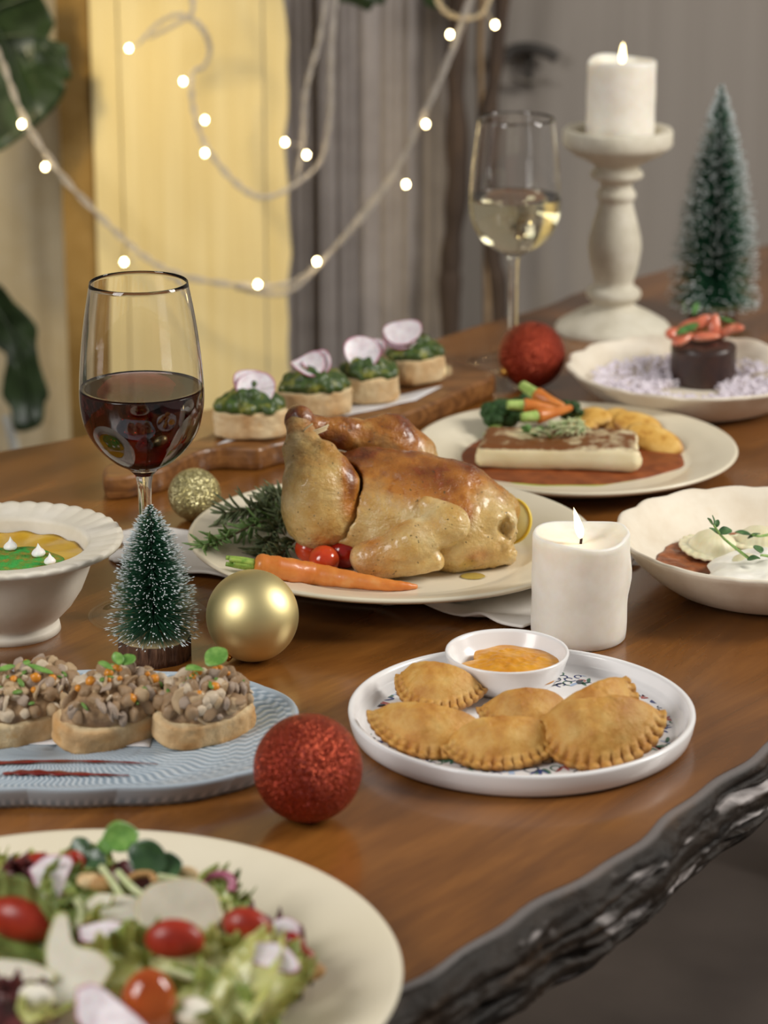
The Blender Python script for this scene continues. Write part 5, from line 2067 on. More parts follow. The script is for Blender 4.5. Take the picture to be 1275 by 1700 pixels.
# ------------------------------------------------------------------ olive wood board with green toasts
M_olive = N('olive_board')
k = M_olive
n1 = k.noise(1.0, 6, 0.6, k.coord('Object', (14, 90, 60), (0, 0, R(-42))), 1.4)
k.base(k.ramp(n1, [(0.25, (66, 40, 20)), (0.45, (118, 76, 38)), (0.62, (148, 101, 55)), (0.8, (92, 56, 28))])).set(rough=0.42, spec=0.45, coat=0.15).bump(n1, 0.15, 0.0008)
M_olive = k.m
BT = 0.0185
out_px = [(171, 778), (176, 792), (204, 792), (236, 786), (270, 779), (300, 764), (330, 750), (368, 743), (404, 744), (430, 745), (452, 738), (480, 732), (560, 716), (640, 697), (720, 668), (780, 641), (816, 627), (821, 621), (812, 614), (775, 604), (748, 599), (730, 600), (690, 612), (600, 640), (500, 670), (420, 692), (370, 706), (352, 718), (330, 727), (296, 738), (250, 750), (205, 762), (180, 770)]
OP = spline(np.array([at(a, b, BT) for a, b in out_px+out_px[:1]]), 4)[:-1]
cen = OP.mean(0)
n_ = len(OP)
nrm = np.roll(OP, -1, 0)-np.roll(OP, 1, 0)
nrm = np.stack([nrm[:, 1], -nrm[:, 0], 0*nrm[:, 0]], -1)
nrm /= np.linalg.norm(nrm, axis=1)[:, None]
area2 = np.sum(OP[:, 0]*np.roll(OP[:, 1], -1)-np.roll(OP[:, 0], -1)*OP[:, 1])
if area2 < 0:
    nrm = -nrm
rings = []
for off, z in ((-0.003, BT), (-0.0012, BT-0.0004), (0.0, BT-0.002), (0.0006, BT*0.6), (0.0003, BT*0.3), (-0.0008, 0.002), (-0.003, 0.0002), (-0.006, 0.0)):
    q = OP+nrm*off
    q[:, 2] = z
    rings.append(q)
V = np.concatenate(rings)
Fc = []
for r_ in range(len(rings)-1):
    for i in range(n_):
        j = (i+1) % n_
        Fc.append((r_*n_+i, r_*n_+j, (r_+1)*n_+j, (r_+1)*n_+i))
Fc.append(tuple(range(n_))[::-1])
Fc.append(tuple(range((len(rings)-1)*n_, len(rings)*n_)))
if area2 > 0:
    Fc = [f[::-1] for f in Fc]
tag(mk('serving_board', V, Fc, M_olive, smooth=False), 'brown olive wood board with a handle under the four green toasts', 'board')
lp = [np.array(at(*q, BT+0.0006)) for q in ((360, 738), (690, 664), (735, 640), (420, 705))]
o = mk('paper_liner', *grid(24, 8, lambda U, W: ((1-U)*(1-W))[..., None]*lp[0]+(U*(1-W))[..., None]*lp[1]+(U*W)[..., None]*lp[2]+((1-U)*W)[..., None]*lp[3]+0.0003*np.sin(U*22)[..., None]*np.array((0, 0, 1)), 0.0002), M_paper)
tag(o, 'white paper liner on the wooden board beneath the green toasts', 'paper')

M_bread = N('toasted_bread')
k = M_bread
_b = k.attr('crust')
n1 = k.noise(70, 5, 0.6)
cA = k.ramp(n1, [(0.3, (226, 198, 148)), (0.6, (238, 220, 180)), (0.75, (214, 170, 108))])
cB = k.ramp(n1, [(0.3, (168, 112, 58)), (0.65, (206, 156, 96))])
k.base(k.mix(_b, cA, cB)).set(rough=0.75, spec=0.25).bump(k.noise(230, 5, 0.7), 0.7, 0.0016)
M_bread = k.m


def bread(Lx, Wy, H, seed, crust=0.5, h=0.0011):
    def f(P):
        q = P.copy()
        q[..., 2] = q[..., 2]-H/2
        ovl = (np.abs(q[..., 0]/(Lx/2))**2.6+np.abs(q[..., 1]/(Wy/2))**2.6+1e-9)**(1/2.6)
        d2 = (ovl-1)*min(Lx, Wy)/2
        dz = np.abs(q[..., 2])-H/2+0.001
        rr_ = 0.003
        a = np.maximum(d2+rr_, 0)
        b_ = np.maximum(dz+rr_, 0)
        d = np.sqrt(a*a+b_*b_)+np.minimum(np.maximum(d2, dz)+rr_, 0)-rr_
        return d+0.0016*fbm(P, 70, 3, seed)+0.0008*np.abs(fbm(P, 190, 2, seed+3))
    V, Fc = snet(f, (-Lx/2-0.004, -Wy/2-0.004, -0.003), (Lx/2+0.004, Wy/2+0.004, H+0.004), h)
    side = np.clip(1-np.abs(V[:, 2]-H*0.5)/(H*0.5)*0.75, 0, 1)
    ovl = (np.abs(V[:, 0]/(Lx/2))**2.6+np.abs(V[:, 1]/(Wy/2))**2.6)**(1/2.6)
    edge_ = np.clip((ovl-0.86)/0.12, 0, 1)
    cr_ = np.clip(edge_*(crust+0.6*fbm(V, 60, 3, seed+5)), 0, 1)
    V[:, 2] -= V[:, 2].min()
    return V, Fc, cr_


M_greenmash = N('green_topping')
k = M_greenmash
n1 = k.noise(180, 4, 0.6)
n2 = k.noise(75, 3, 0.6)
k.base(k.mix(k.ramp(n2, [(0.54, (0, 0, 0)), (0.66, (200, 200, 200))]), k.ramp(n1, [(0.3, (32, 56, 20)), (0.7, (76, 100, 38))]), (164, 160, 66))).set(rough=0.42, spec=0.5, coat=0.2).bump(n1, 0.9, 0.0014)
M_greenmash = k.m
M_radish = N('radish_slice')
k = M_radish
n1 = k.noise(190, 4)
k.base(k.mix(k.attr('skin'), k.ramp(n1, [(0.35, (222, 208, 214)), (0.6, (240, 232, 236))]), (176, 92, 122))).set(rough=0.35, sss=0.2, sssr=0.002)
M_radish = k.m


def radish(r, bend, seed):
    def fn(U, W):
        th = W*2*pi
        rr_ = r*U*(1+0.03*np.sin(2*th+seed)+0.02*np.sin(3*th))
        x, y = rr_*np.cos(th), rr_*np.sin(th)
        z = bend*(x*x)/r+0.0004*np.sin(th*3+seed)*U
        return np.stack([x, y, z], -1)
    V, Fc = grid(14, 40, fn, 0.0009)
    rad = np.hypot(V[:, 0], V[:, 1])/r
    return V, Fc, np.clip((rad-0.94)/0.05, 0, 1)


def green_toast(px, py, L, W_, rz, seed, mound, rads, lab, rx=0):
    c = at(px, py, BT+0.001)
    t = thing('green_toast', c, lab, 'toast', 'green toasts on the wooden board', rot=(R(rx), 0, R(rz)))
    V, Fc, cr_ = bread(L, W_, 0.024, seed, 0.35)
    mk('bread_slice', V, Fc, M_bread, t, attrs={'crust': cr_}, local=True)
    rng = random.Random(seed)
    cs_ = []
    for i in range(54):
        a, f = rng.uniform(0, 2*pi), math.sqrt(rng.random())*0.98
        x, y = L*0.46*f*cos(a), W_*0.46*f*sin(a)
        cs_.append(((x, y, 0.0235+mound*(1-f*f)*rng.uniform(0.4, 1.05)), rng.uniform(0.0032, 0.0060)))

    def f(P):
        d = ell(P, (0, 0, 0.0245), (L*0.46, W_*0.46, mound*0.85))
        for c_, r_ in cs_:
            d = smin(d, np.linalg.norm(P-np.array(c_), axis=-1)-r_, 0.0012)
        d = np.maximum(d, 0.0205-P[..., 2])
        return d+0.0010*fbm(P, 240, 2, seed)
    V, Fc = snet(f, (-L/2-0.007, -W_/2-0.007, 0.019), (L/2+0.007, W_/2+0.007, 0.034+mound*1.5), 0.0012)
    mk('green_topping', V, Fc, M_greenmash, t, local=True)
    zt = 0.0175+mound
    for (dx, dy, dz, r, ex, ey, ez, bend) in rads:
        V, Fc, sk = radish(r, bend, seed)
        V = rot(V, (R(ex), R(ey), R(ez)))+np.array((dx, dy, zt+dz))
        mk('radish_slice', V, Fc, M_radish, t, attrs={'skin': sk}, local=True)
    return t


green_toast(417, 722, 0.060, 0.036, 4, 31, 0.0170, [(0.004, -0.004, 0.004, 0.0155, 52, 0, 0, 0.25), (0.000, 0.004, 0.006, 0.0145, 42, 8, 10, 0.3)], 'toast with green topping and radish at the left end beside the wine glass')
green_toast(522, 688, 0.062, 0.036, 14, 37, 0.0170, [(-0.005, 0.0, 0.0065, 0.014, 18, -14, 20, 0.5), (0.003, 0.003, 0.0065, 0.012, 24, -22, 20, 0.6)], 'second green toast with folded radish, partly behind the chicken')
green_toast(612, 664, 0.050, 0.036, 12, 41, 0.0150, [(-0.006, -0.002, 0.009, 0.0152, 50, 6, -14, 0.3), (0.006, 0.006, 0.0105, 0.009, 40, -10, 0, 0.5)], 'third green toast with a big upright radish slice')
green_toast(689, 632, 0.052, 0.038, 34, 43, 0.0140, [(-0.012, 0.0045, 0.006, 0.0150, 20, 4, -34, 0.2), (-0.011, 0.003, 0.012, 0.0168, 24, -6, -34, 0.2)], 'green toast at the right end of the board with two flat radish slices')

# ------------------------------------------------------------------ mushroom toasts
M_mush = [simple('mushroom_%s' % n_, a, b_, 120, 0.5, 0.4, 260, coat=0.15) for n_, a, b_ in (('tan', (170, 140, 100), (212, 184, 146)), ('brown', (132, 102, 72), (184, 152, 114)), ('pale', (198, 176, 146), (226, 208, 182)), ('grey', (150, 130, 112), (196, 174, 154)))]
M_cbit = simple('carrot_bit', (206, 122, 24), (230, 156, 44), 120, 0.4, coat=0.2)
M_chive = simple('green_bit', (84, 124, 46), (116, 152, 70), 160, 0.5)
mush_me = []
for i in range(10):
    V, Fc = blob(3, 1.0, 0.30, 1.4, 60+i)
    if i % 3 == 0:
        V[:, 2] = V[:, 2]*0.34+0.35*V[:, 0]**2
        V[:, 0] *= 1.5
    if i % 3 == 1:
        V[:, 1] *= 0.6
        V[:, 2] += 0.35*V[:, 0]**2
    V += 0.10*fbm(V, 3.0, 2, i)[:, None]*V
    mush_me.append(raw_mesh('mushroom_piece', V, Fc, M_mush[i % 4]))
cb_me = []
for i in range(3):
    V, Fc = blob(2, 1.0, 0.25, 1.5, 80+i)
    cb_me.append(raw_mesh('carrot_bit', V, Fc, M_cbit))
gb_me = raw_mesh('green_bit', *blob(2, (1.3, 0.7, 0.35), 0.2, 1.5, 90), M_chive)


def mushroom_toast(px, py, z, L, W_, H, rots, seed, mound, lab, greens, nm=64):
    c = at(px, py, z)
    rng = random.Random(seed)
    t = thing('mushroom_toast', c, lab, 'toast', 'mushroom toasts on the blue platter', rot=tuple(R(a) for a in rots))
    V, Fc, cr_ = bread(L, W_, H, seed, 0.62)
    mk('bread_slice', V, Fc, M_bread, t, attrs={'crust': cr_}, local=True)
    # a low core of mushroom paste that carries the pieces
    def f(P):
        d = ell(P, (0, 0, H*0.95), (L*0.44, W_*0.44, mound*0.80))
        d = np.maximum(d, H*0.8-P[..., 2])
        return d+0.0022*fbm(P, 150, 3, seed)
    V, Fc = snet(f, (-L/2, -W_/2, H*0.7), (L/2, W_/2, H+mound+0.005), 0.0015)
    mk('mushroom_paste', V, Fc, M_mush[1], t, local=True)
    for i in range(nm):
        a, q = rng.uniform(0, 2*pi), math.sqrt(rng.random())
        x, y = L*0.44*q*cos(a), W_*0.45*q*sin(a)
        zz = H*0.95+mound*0.84*math.sqrt(max(0, 1-q*q))+rng.uniform(-0.001, 0.0016)
        s = rng.uniform(0.0028, 0.0056)
        piece('mushroom_piece', rng.choice(mush_me), t, (x, y, zz), (rng.uniform(0, 6), rng.uniform(0, 6), rng.uniform(0, 6)), s)
    for i in range(10):
        a, q = rng.uniform(0, 2*pi), math.sqrt(rng.random())*0.92
        x, y = L*0.44*q*cos(a), W_*0.45*q*sin(a)
        zz = H*0.95+mound*0.9*math.sqrt(max(0, 1-q*q))+0.0028
        piece('carrot_bit', rng.choice(cb_me), t, (x, y, zz), (rng.uniform(0, 6), rng.uniform(0, 6), rng.uniform(0, 6)), rng.uniform(0.0016, 0.0034))
    for i in range(10):
        a, q = rng.uniform(0, 2*pi), math.sqrt(rng.random())*0.95
        x, y = L*0.44*q*cos(a), W_*0.45*q*sin(a)
        zz = H*0.95+mound*0.9*math.sqrt(max(0, 1-q*q))+0.0032
        piece('green_bit', gb_me, t, (x, y, zz), (rng.uniform(-.5, .5), rng.uniform(-.5, .5), rng.uniform(0, 6)), rng.uniform(0.0016, 0.003))
    for (dx, dy, dz, Lf, Wf, ex, ey, ez) in greens:
        V, Fc = disc_leaf(Lf, Wf, 0.25, 1)
        mk('leaf', rot(V, (R(ex), R(ey), R(ez)))+np.array((dx, dy, H+mound+dz)), Fc, M_brleaf, t, local=True)
    return t


mushroom_toast(46, 1204, 0.0065, 0.076, 0.046, 0.020, (12, -4, 30), 51, 0.020, 'mushroom toast cut by the left edge, dark crust facing right',
               [(-0.006, 0.002, 0.003, 0.013, 0.005, 0, -10, 190), (0.000, -0.002, 0.004, 0.016, 0.005, 0, 15, -30), (0.0, 0.0, 0.003, 0.006, 0.004, 0, 0, 60)], 115)
mushroom_toast(188, 1214, 0.0055, 0.076, 0.042, 0.020, (14, -2, 36), 57, 0.022, 'mushroom toast in the middle of the three on the blue platter',
               [(-0.004, -0.001, 0.004, 0.010, 0.009, 10, -30, 150), (0.001, 0.0, 0.005, 0.009, 0.007, 0, -30, 80), (0.003, 0.001, 0.004, 0.010, 0.009, 0, -20, 10)], 120)
mushroom_toast(335, 1216, 0.0052, 0.064, 0.040, 0.020, (10, 0, 34), 63, 0.020, 'mushroom toast at the right end of the blue platter, topped with two round leaves',
               [(0.001, 0.002, 0.0045, 0.016, 0.013, 15, -25, 12), (-0.002, 0.000, 0.0035, 0.012, 0.011, 10, -15, 175)], 105)

# ------------------------------------------------------------------ salad
M_let = N('lettuce_leaf')
k = M_let
f_ = k.attr('tone')
n1 = k.noise(60, 4)
cA = k.ramp(f_, [(0.0, (218, 214, 166)), (0.35, (188, 190, 108)), (0.7, (126, 148, 62)), (1.0, (72, 104, 44))])
k.base(k.mix(k.math('MULTIPLY', n1, 0.35), cA, (200, 200, 132))).set(rough=0.38, spec=0.45, sss=0.15, sssr=0.003, coat=0.15).bump(n1, 0.4, 0.0012)
M_let = k.m
M_redlet = simple('red_lettuce', (58, 26, 30), (104, 48, 46), 60, 0.4, 0.3, 120, coat=0.15)
M_darkgreen = simple('dark_round_leaf', (40, 70, 40), (66, 98, 58), 90, 0.35, coat=0.15)
M_pear = N('pear_slice')
k = M_pear
k.base(k.mix(k.attr('skin'), k.ramp(k.noise(60, 3), [(0.3, (216, 208, 190)), (0.7, (230, 224, 208))]), (150, 160, 70))).set(rough=0.35, sss=0.3, sssr=0.004, coat=0.2)
M_pear = k.m
M_daikon = N('daikon_slice')
k = M_daikon
k.base(k.mix(k.attr('skin'), k.ramp(k.noise(60, 3), [(0.3, (186, 178, 160)), (0.7, (206, 198, 180))]), (196, 190, 150))).set(rough=0.35, sss=0.3, sssr=0.004, coat=0.2)
M_daikon = k.m
M_stom = N('salad_tomato')
k = M_stom
_n = k.noise(90, 4)
k.base(k.ramp(_n, [(0.3, (140, 36, 22)), (0.6, (172, 52, 32)), (0.8, (190, 84, 54))])).set(rough=0.34, spec=0.45, sss=0.1, sssr=0.004).bump(_n, 0.2, 0.001)
M_stom = k.m
M_onion = simple('red_onion', (140, 52, 84), (190, 110, 136), 60, 0.3, coat=0.3)
M_nut = simple('toasted_nut', (206, 170, 120), (228, 200, 154), 60, 0.5)
M_cheese = simple('white_cheese', (236, 228, 208), (246, 240, 226), 80, 0.6, 0.4, 200)
M_tan = simple('tan_crouton', (168, 124, 74), (204, 160, 104), 80, 0.6, 0.5, 200)
SZ = 0.0066


def lettuce(px, py, z, L, W_, ruff, e, seed, lab, tone=(0.1, 1.0), m=None, curl=0.4, grp=None):
    def fn(U, Wv):
        v = (Wv-0.5)*2
        w_ = W_*(0.22+0.78*np.sin(np.clip(U*0.86+0.10, 0, 1)*pi)**0.8)
        edge_ = np.maximum(np.abs(v), np.clip((U-0.75)/0.25, 0, 1))
        x = L*(U-0.5)+0.05*L*np.sin(v*9+seed)*np.clip(U-0.5, 0, 1)
        y = w_*v*0.5*(1-0.15*ruff*np.sin(U*30+seed)*edge_**2)
        z_ = curl*W_*(v*v)*0.5-curl*L*0.5*(U-0.4)**2+ruff*0.16*W_*edge_**2*(np.sin(U*26+seed+2*v)+0.6*np.sin(U*47+v*5+2*seed)+0.8*np.sin(v*14+seed))
        z_ = z_+0.03*W_*np.sin(U*18+seed)*np.sin(v*7)
        return np.stack([x, y, z_], -1)
    V, Fc = grid(44, 30, fn, 0.0005)
    U, Wv = np.meshgrid(np.linspace(0, 1, 44), np.linspace(0, 1, 30), indexing='ij')
    v = np.abs(Wv-0.5)*2
    t_ = tone[0]+(tone[1]-tone[0])*np.clip(0.55*v+0.6*U-0.1+0.25*np.sin(U*22+seed)*v, 0, 1)
    rib = np.exp(-(v/0.12)**2)*(1-U)
    t_ = np.clip(t_*(1-0.8*rib), 0, 1)
    o = mk('lettuce_leaf' if m is None else ('red_lettuce_leaf' if m is M_redlet else 'salad_leaf'), V, Fc, m or M_let, attrs={'tone': np.concatenate([t_.ravel(), t_.ravel()])}, local=True, loc=at(px, py, z))
    o.rotation_euler = tuple(R(a) for a in e)
    return tag(o, lab, 'lettuce' if m is not M_darkgreen else 'leaf', grp)


# a bed of leaves under the visible ones
for i, (px, py, L, W_, e, m) in enumerate(((90, 1560, 0.090, 0.070, (8, 6, 20), None), (230, 1600, 0.095, 0.070, (6, -6, 100), None), (360, 1610, 0.080, 0.060, (-6, 10, 60), None), (60, 1660, 0.080, 0.070, (4, 6, 150), M_redlet), (180, 1500, 0.070, 0.050, (4, -5, 10), M_redlet), (300, 1690, 0.09, 0.07, (0, 0, 30), None), (420, 1600, 0.06, 0.045, (0, 8, -40), M_redlet), (20, 1500, 0.07, 0.05, (0, 8, 70), M_redlet))):
    lab = ('under leaf of pale lettuce at the %s of the salad' if m is None else 'dark red under leaf at the %s of the salad') % ('left', 'centre', 'right', 'lower left', 'upper centre', 'bottom', 'right rim', 'far left')[i]
    lettuce(px, py, 0.020, L, W_, 0.6, e, i+1, lab, (0.15, 0.9), m, 0.5)
for a in (
        (25, 1556, 0.050, 0.050, 0.040, 0.35, (35, 10, -30), 11, 'rolled dark green leaf at the left edge of the salad', (0.9, 1.0), None, 1.1),
        (190, 1560, 0.044, 0.036, 0.030, 0.9, (30, -10, 60), 12, 'frilly yellow green lettuce left of the centre tomato', (0.1, 0.75), None, 0.5),
        (235, 1618, 0.042, 0.056, 0.034, 0.7, (25, 0, 30), 13, 'curled bright green lettuce below the centre tomato', (0.25, 0.95), None, 0.8),
        (365, 1492, 0.034, 0.030, 0.026, 1.1, (35, 10, 50), 14, 'small frilly bright green lettuce tip beside the red onion', (0.5, 0.95), None, 0.5),
        (335, 1600, 0.044, 0.046, 0.032, 1.0, (30, 0, 10), 15, 'pale frilly lettuce heart right of the centre tomato', (0.0, 0.5), None, 0.5),
        (392, 1560, 0.044, 0.044, 0.026, 0.8, (20, 8, -20), 16, 'pale lettuce rib under the right tomato wedge', (0.0, 0.5), None, 0.6),
        (408, 1640, 0.046, 0.070, 0.022, 0.25, (15, -26, 68), 17, 'long pale lettuce rib pointing to the bottom right of the salad', (0.0, 0.45), None, 0.8),
        (462, 1640, 0.036, 0.056, 0.024, 0.5, (15, -16, 62), 18, 'green and white lettuce leaf at the right side of the salad', (0.1, 0.7), None, 0.7),
        (110, 1482, 0.046, 0.034, 0.026, 0.8, (30, 10, 70), 19, 'small dark green leaf cluster at the upper left of the salad', (0.7, 1.0), None, 0.5),
        (108, 1530, 0.050, 0.030, 0.024, 0.7, (20, -10, 100), 20, 'bright green leaf above the forked pear slice', (0.6, 1.0), None, 0.5),
        (80, 1668, 0.050, 0.040, 0.022, 0.6, (20, 8, 70), 21, 'thin yellow green lettuce at the lower left of the salad', (0.3, 0.7), None, 0.5),
        (340, 1668, 0.040, 0.050, 0.034, 0.8, (20, 0, -30), 22, 'olive green lettuce at the bottom centre of the salad', (0.4, 0.9), None, 0.6),
        (145, 1432, 0.042, 0.026, 0.020, 0.6, (30, 0, 20), 23, 'frilly lettuce tip at the top left of the salad', (0.4, 0.9), None, 0.5),
        (8, 1455, 0.036, 0.028, 0.022, 0.9, (30, 0, 60), 24, 'yellow lettuce tip at the top left edge of the salad', (0.2, 0.6), None, 0.5)):
    lettuce(a[0], a[1], a[2], a[3], a[4], a[5], a[6], a[7], a[8], a[9], a[10], a[11])
for a in ((50, 1482, 0.046, 0.034, 0.030, 0.9, (30, 10, 40), 31, 'frilly dark red lettuce at the upper left of the salad'), (18, 1688, 0.050, 0.040, 0.034, 0.6, (20, 0, 30), 32, 'dark red lettuce in the lower left corner'), (160, 1580, 0.036, 0.034, 0.022, 0.6, (20, 8, -20), 33, 'dark red lettuce in the gap beside the forked pear slice')):
    lettuce(*a[:9], m=M_redlet)


def round_leaf(px, py, z, L, W_, e, m, lab):
    V, Fc = disc_leaf(L, W_, 0.3, px)
    V[:, 0] -= L/2
    o = mk('round_leaf', V, Fc, m, local=True, loc=at(px, py, z))
    o.rotation_euler = tuple(R(a) for a in e)
    return tag(o, lab, 'leaf', 'round leaves on the salad')


round_leaf(200, 1390, 0.058, 0.019, 0.016, (50, -10, 20), M_brleaf, 'bright green round leaf at the very top of the salad')
round_leaf(245, 1424, 0.054, 0.022, 0.017, (55, 20, -25), M_darkgreen, 'dark green oval leaf below the topmost bright leaf')
round_leaf(281, 1437, 0.050, 0.013, 0.013, (60, -10, 10), M_darkgreen, 'dark green round leaf at the top right of the sprouts')
round_leaf(136, 1412, 0.054, 0.016, 0.012, (50, 30, -50), M_darkgreen, 'dark green leaf at the top left of the sprouts')
round_leaf(155, 1426, 0.052, 0.014, 0.011, (40, 0, -30), M_darkgreen, 'small dark leaf beside the radish stems at the top')
round_leaf(175, 1405, 0.055, 0.012, 0.008, (40, -40, 50), M_brleaf, 'pale green pointed leaf between the top leaves')
for pts, lab in (([(168, 1440, 0.056), (190, 1470, 0.056), (208, 1500, 0.054), (214, 1515, 0.052)], 'thick pale sprout stem across the top of the salad'), ([(196, 1448, 0.056), (216, 1470, 0.056), (238, 1488, 0.053)], 'short pale sprout stem beside the thick one'),
                 ([(262, 1455, 0.050), (300, 1462, 0.048), (345, 1475, 0.044)], 'pale curved stem running right to the onion'), ([(110, 1550, 0.052), (128, 1535, 0.056), (134, 1510, 0.056), (126, 1495, 0.053)], 'thin curved stem above the forked pear slice'), ([(240, 1615, 0.052), (280, 1612, 0.053), (320, 1624, 0.050)], 'green stem across the curled lettuce')):
    P = spline([at(*q) for q in pts], 8)
    o = tag(mk('sprout', *tube(P, 0.0017, 8), M_sstem), lab, 'sprout', 'sprout stems on the salad')


def tomato_piece(px, py, z, rx, ry, rz, e, m, lab):
    V, Fc = ICO[4]
    V = V*np.array((rx, ry, rz))
    V[:, 2] = np.maximum(V[:, 2], -rz*0.25)
    o = mk('tomato_piece', V, Fc, m, local=True, loc=at(px, py, z))
    o.rotation_euler = tuple(R(a) for a in e)
    return tag(o, lab, 'tomato', 'tomato pieces in the salad')


tomato_piece(290, 1561, 0.060, 0.0135, 0.009, 0.0105, (20, 0, -4), M_stom, 'red tomato half on the big round radish slice, centre of the salad')
tomato_piece(410, 1537, 0.053, 0.0115, 0.008, 0.009, (20, 8, -12), M_stom, 'red tomato half at the right of the salad')
tomato_piece(35, 1528, 0.057, 0.0175, 0.010, 0.012, (25, 5, -22), M_stom, 'red tomato half at the left edge of the salad')
tomato_piece(40, 1440, 0.048, 0.0135, 0.006, 0.005, (30, -20, 10), M_stom, 'thin red tomato wedge at the top left of the salad')
tomato_piece(122, 1432, 0.050, 0.006, 0.005, 0.007, (20, 0, 0), M_stom, 'small red tomato piece at the top of the salad')
tomato_piece(485, 1567, 0.042, 0.007, 0.005, 0.006, (20, 20, -30), M_tomdark, 'small dark red tomato piece at the right edge of the salad')
tomato_piece(508, 1590, 0.034, 0.006, 0.004, 0.005, (20, 30, -40), M_stom, 'last small tomato piece at the right tip of the salad')
V, Fc = ICO[4]
M_otom = simple('orange_tomato', (160, 66, 18), (184, 88, 28), 50, 0.12, sss=0.2, sssr=0.006, coat=0.4)
o = mk('cherry_tomato', V*np.array((0.0128, 0.0120, 0.0175)), Fc, M_otom, local=True, loc=at(246, 1672, 0.046))
o.rotation_euler = (R(-10), R(4), 0)
tag(o, 'whole orange cherry tomato at the bottom of the salad', 'tomato')


def slice_(px, py, z, pts, e, lab, m, cat, name, thick=0.0016, bend=0.15):
    S = spline(np.array([(a, b_, 0.0) for a, b_ in pts+pts[:1]]), 8)[:-1]
    n_ = len(S)
    c_ = S.mean(0)
    V, Fc, A_ = [], [], []
    K = 10
    for k_ in range(K+1):
        f = 1-k_/K
        q = c_+(S-c_)*f
        q = q.copy()
        q[:, 2] = bend*(q[:, 0]**2*18-q[:, 1]**2*10)+0.0008*np.sin(q[:, 0]*250)
        V.append(q)
        A_ += [1.0 if k_ == 0 else 0.0]*n_
    V = np.concatenate(V)
    for k_ in range(K):
        for i in range(n_):
            j = (i+1) % n_
            Fc.append((k_*n_+i, k_*n_+j, (k_+1)*n_+j, (k_+1)*n_+i))
    o = mk(name, V, Fc, m, attrs={'skin': A_}, local=True, loc=at(px, py, z))
    md = o.modifiers.new('solid', 'SOLIDIFY')
    md.thickness = thick
    o.rotation_euler = tuple(R(a) for a in e)
    return tag(o, lab, cat)


def circ(r, k_=8, s=1.0):
    return [(r*cos(i/k_*2*pi), r*s*sin(i/k_*2*pi)) for i in range(k_)]


slice_(298, 1516, 0.055, circ(0.0205, 8, 0.95), (28, 4, 0), 'large round translucent white slice in the centre of the salad', M_daikon, 'radish', 'white_slice')
slice_(198, 1512, 0.055, [(-0.017, 0.0), (-0.010, 0.008), (0.008, 0.007), (0.02, 0.001), (0.008, -0.006), (-0.010, -0.007)], (26, 6, -4), 'pale folded slice left of the large round white slice', M_pear, 'radish', 'white_slice')
slice_(120, 1618, 0.056, [(-0.013, 0.030), (-0.008, 0.031), (-0.002, 0.016), (0.011, 0.012), (0.017, 0.004), (0.010, -0.014), (0.001, -0.034), (-0.006, -0.033), (-0.009, -0.008), (-0.014, 0.012)], (34, 4, -4), 'forked pale pear slice with a green skin edge at the lower left', M_pear, 'pear', 'pear_slice')
slice_(28, 1622, 0.054, [(-0.022, 0.006), (-0.006, 0.009), (0.012, 0.004), (0.019, -0.001), (0.006, -0.008), (-0.020, -0.007)], (28, -4, -10), 'pale pear slice at the left edge with a green skin edge', M_pear, 'pear', 'pear_slice')
slice_(82, 1458, 0.054, [(-0.010, 0.004), (-0.002, 0.012), (0.010, 0.011), (0.008, 0.0), (0.004, -0.014), (-0.003, -0.010)], (40, 10, 8), 'pinkish white radish slice at the upper left of the salad', M_radish, 'radish', 'radish_slice')
slice_(168, 1550, 0.055, [(-0.011, 0.003), (0.0, 0.006), (0.011, 0.003), (0.008, -0.004), (-0.008, -0.005)], (24, 0, 0), 'small white radish slice with pink edge left of the centre tomato', M_radish, 'radish', 'radish_slice')
slice_(186, 1694, 0.050, [(-0.020, 0.010), (-0.012, 0.014), (0.006, 0.006), (0.022, -0.004), (0.018, -0.010), (-0.012, -0.006)], (40, 0, -20), 'white radish slice with a crimson edge at the bottom of the salad', M_radish, 'radish', 'radish_slice')
slice_(470, 1552, 0.042, circ(0.0085, 7), (36, 10, -20), 'small pink radish slice at the right of the salad', M_radish, 'radish', 'radish_slice')
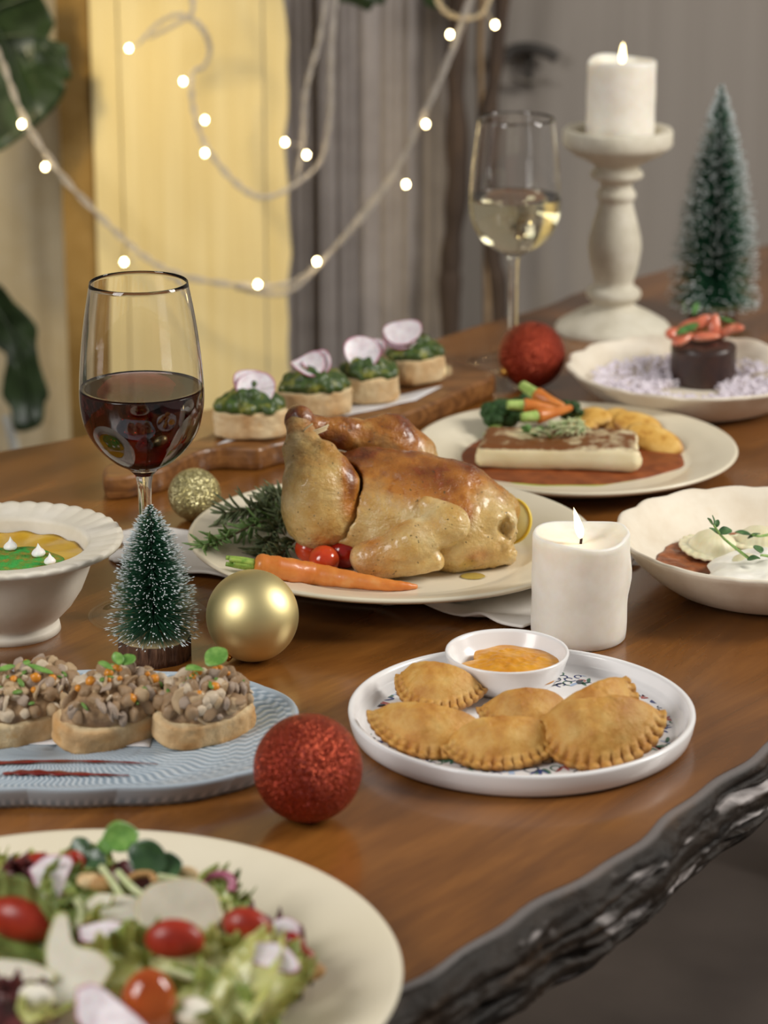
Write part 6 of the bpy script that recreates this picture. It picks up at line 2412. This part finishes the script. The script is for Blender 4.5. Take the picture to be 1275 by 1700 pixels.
slice_(452, 1592, 0.052, [(-0.014, 0.004), (0.0, 0.008), (0.014, 0.0), (0.010, -0.006), (-0.010, -0.004)], (26, 4, -26), 'pale rose folded slice above the long lettuce rib', M_radish, 'radish', 'radish_slice')
P = spline([at(*q) for q in ((334, 1468, 0.044), (350, 1455, 0.047), (372, 1452, 0.048), (385, 1462, 0.046), (384, 1480, 0.042))], 8)
V, Fc = tube(P, np.linspace(0.0016, 0.0024, len(P)), 8)
tag(mk('onion_ring', V, Fc, M_onion), 'purple red onion curl at the upper right of the salad', 'onion')
P = spline([at(*q) for q in ((210, 1462, 0.054), (228, 1452, 0.056), (250, 1452, 0.055), (258, 1464, 0.053))], 8)
tag(mk('dried_peel', *tube(P, 0.0018, 8), M_tan), 'curved brown strip below the dark round leaves', 'peel')
for px, py, z, r, m, lab, nm, cat in ((62, 1520, 0.056, (0.0075, 0.0042, 0.0035), M_nut, 'pale nut resting on the left tomato half', 'nut', 'nut'), (148, 1462, 0.053, (0.0062, 0.005, 0.0035), M_nut, 'toasted nut beside the pale sprout stems', 'nut', 'nut'), (168, 1468, 0.053, (0.0058, 0.004, 0.0040), M_tan, 'golden nut piece below the radish stems', 'nut', 'nut'),
                                      (60, 1655, 0.056, (0.0075, 0.006, 0.006), M_cheese, 'white cheese crumb at the lower left of the salad', 'cheese_crumb', 'cheese'), (494, 1613, 0.030, (0.0058, 0.005, 0.005), M_cheese, 'white cheese crumb at the right tip of the salad', 'cheese_crumb', 'cheese'), (322, 1680, 0.044, (0.0085, 0.007, 0.006), M_cheese, 'white cheese crumb beside the orange cherry tomato', 'cheese_crumb', 'cheese'),
                                      (38, 1452, 0.046, (0.0065, 0.005, 0.004), M_cheese, 'white cheese crumb below the thin tomato wedge', 'cheese_crumb', 'cheese'), (513, 1612, 0.026, (0.0075, 0.004, 0.005), M_tan, 'tan bread crouton at the right tip of the salad', 'crouton', 'crouton'), (310, 1452, 0.040, (0.006, 0.004, 0.004), M_nut, 'pale nut behind the stems at the top right', 'nut', 'nut')):
    V, Fc = blob(3, r, 0.22, 1.6, px)
    tag(mk(nm, V, Fc, m, local=True, loc=at(px, py, z)), lab, cat)
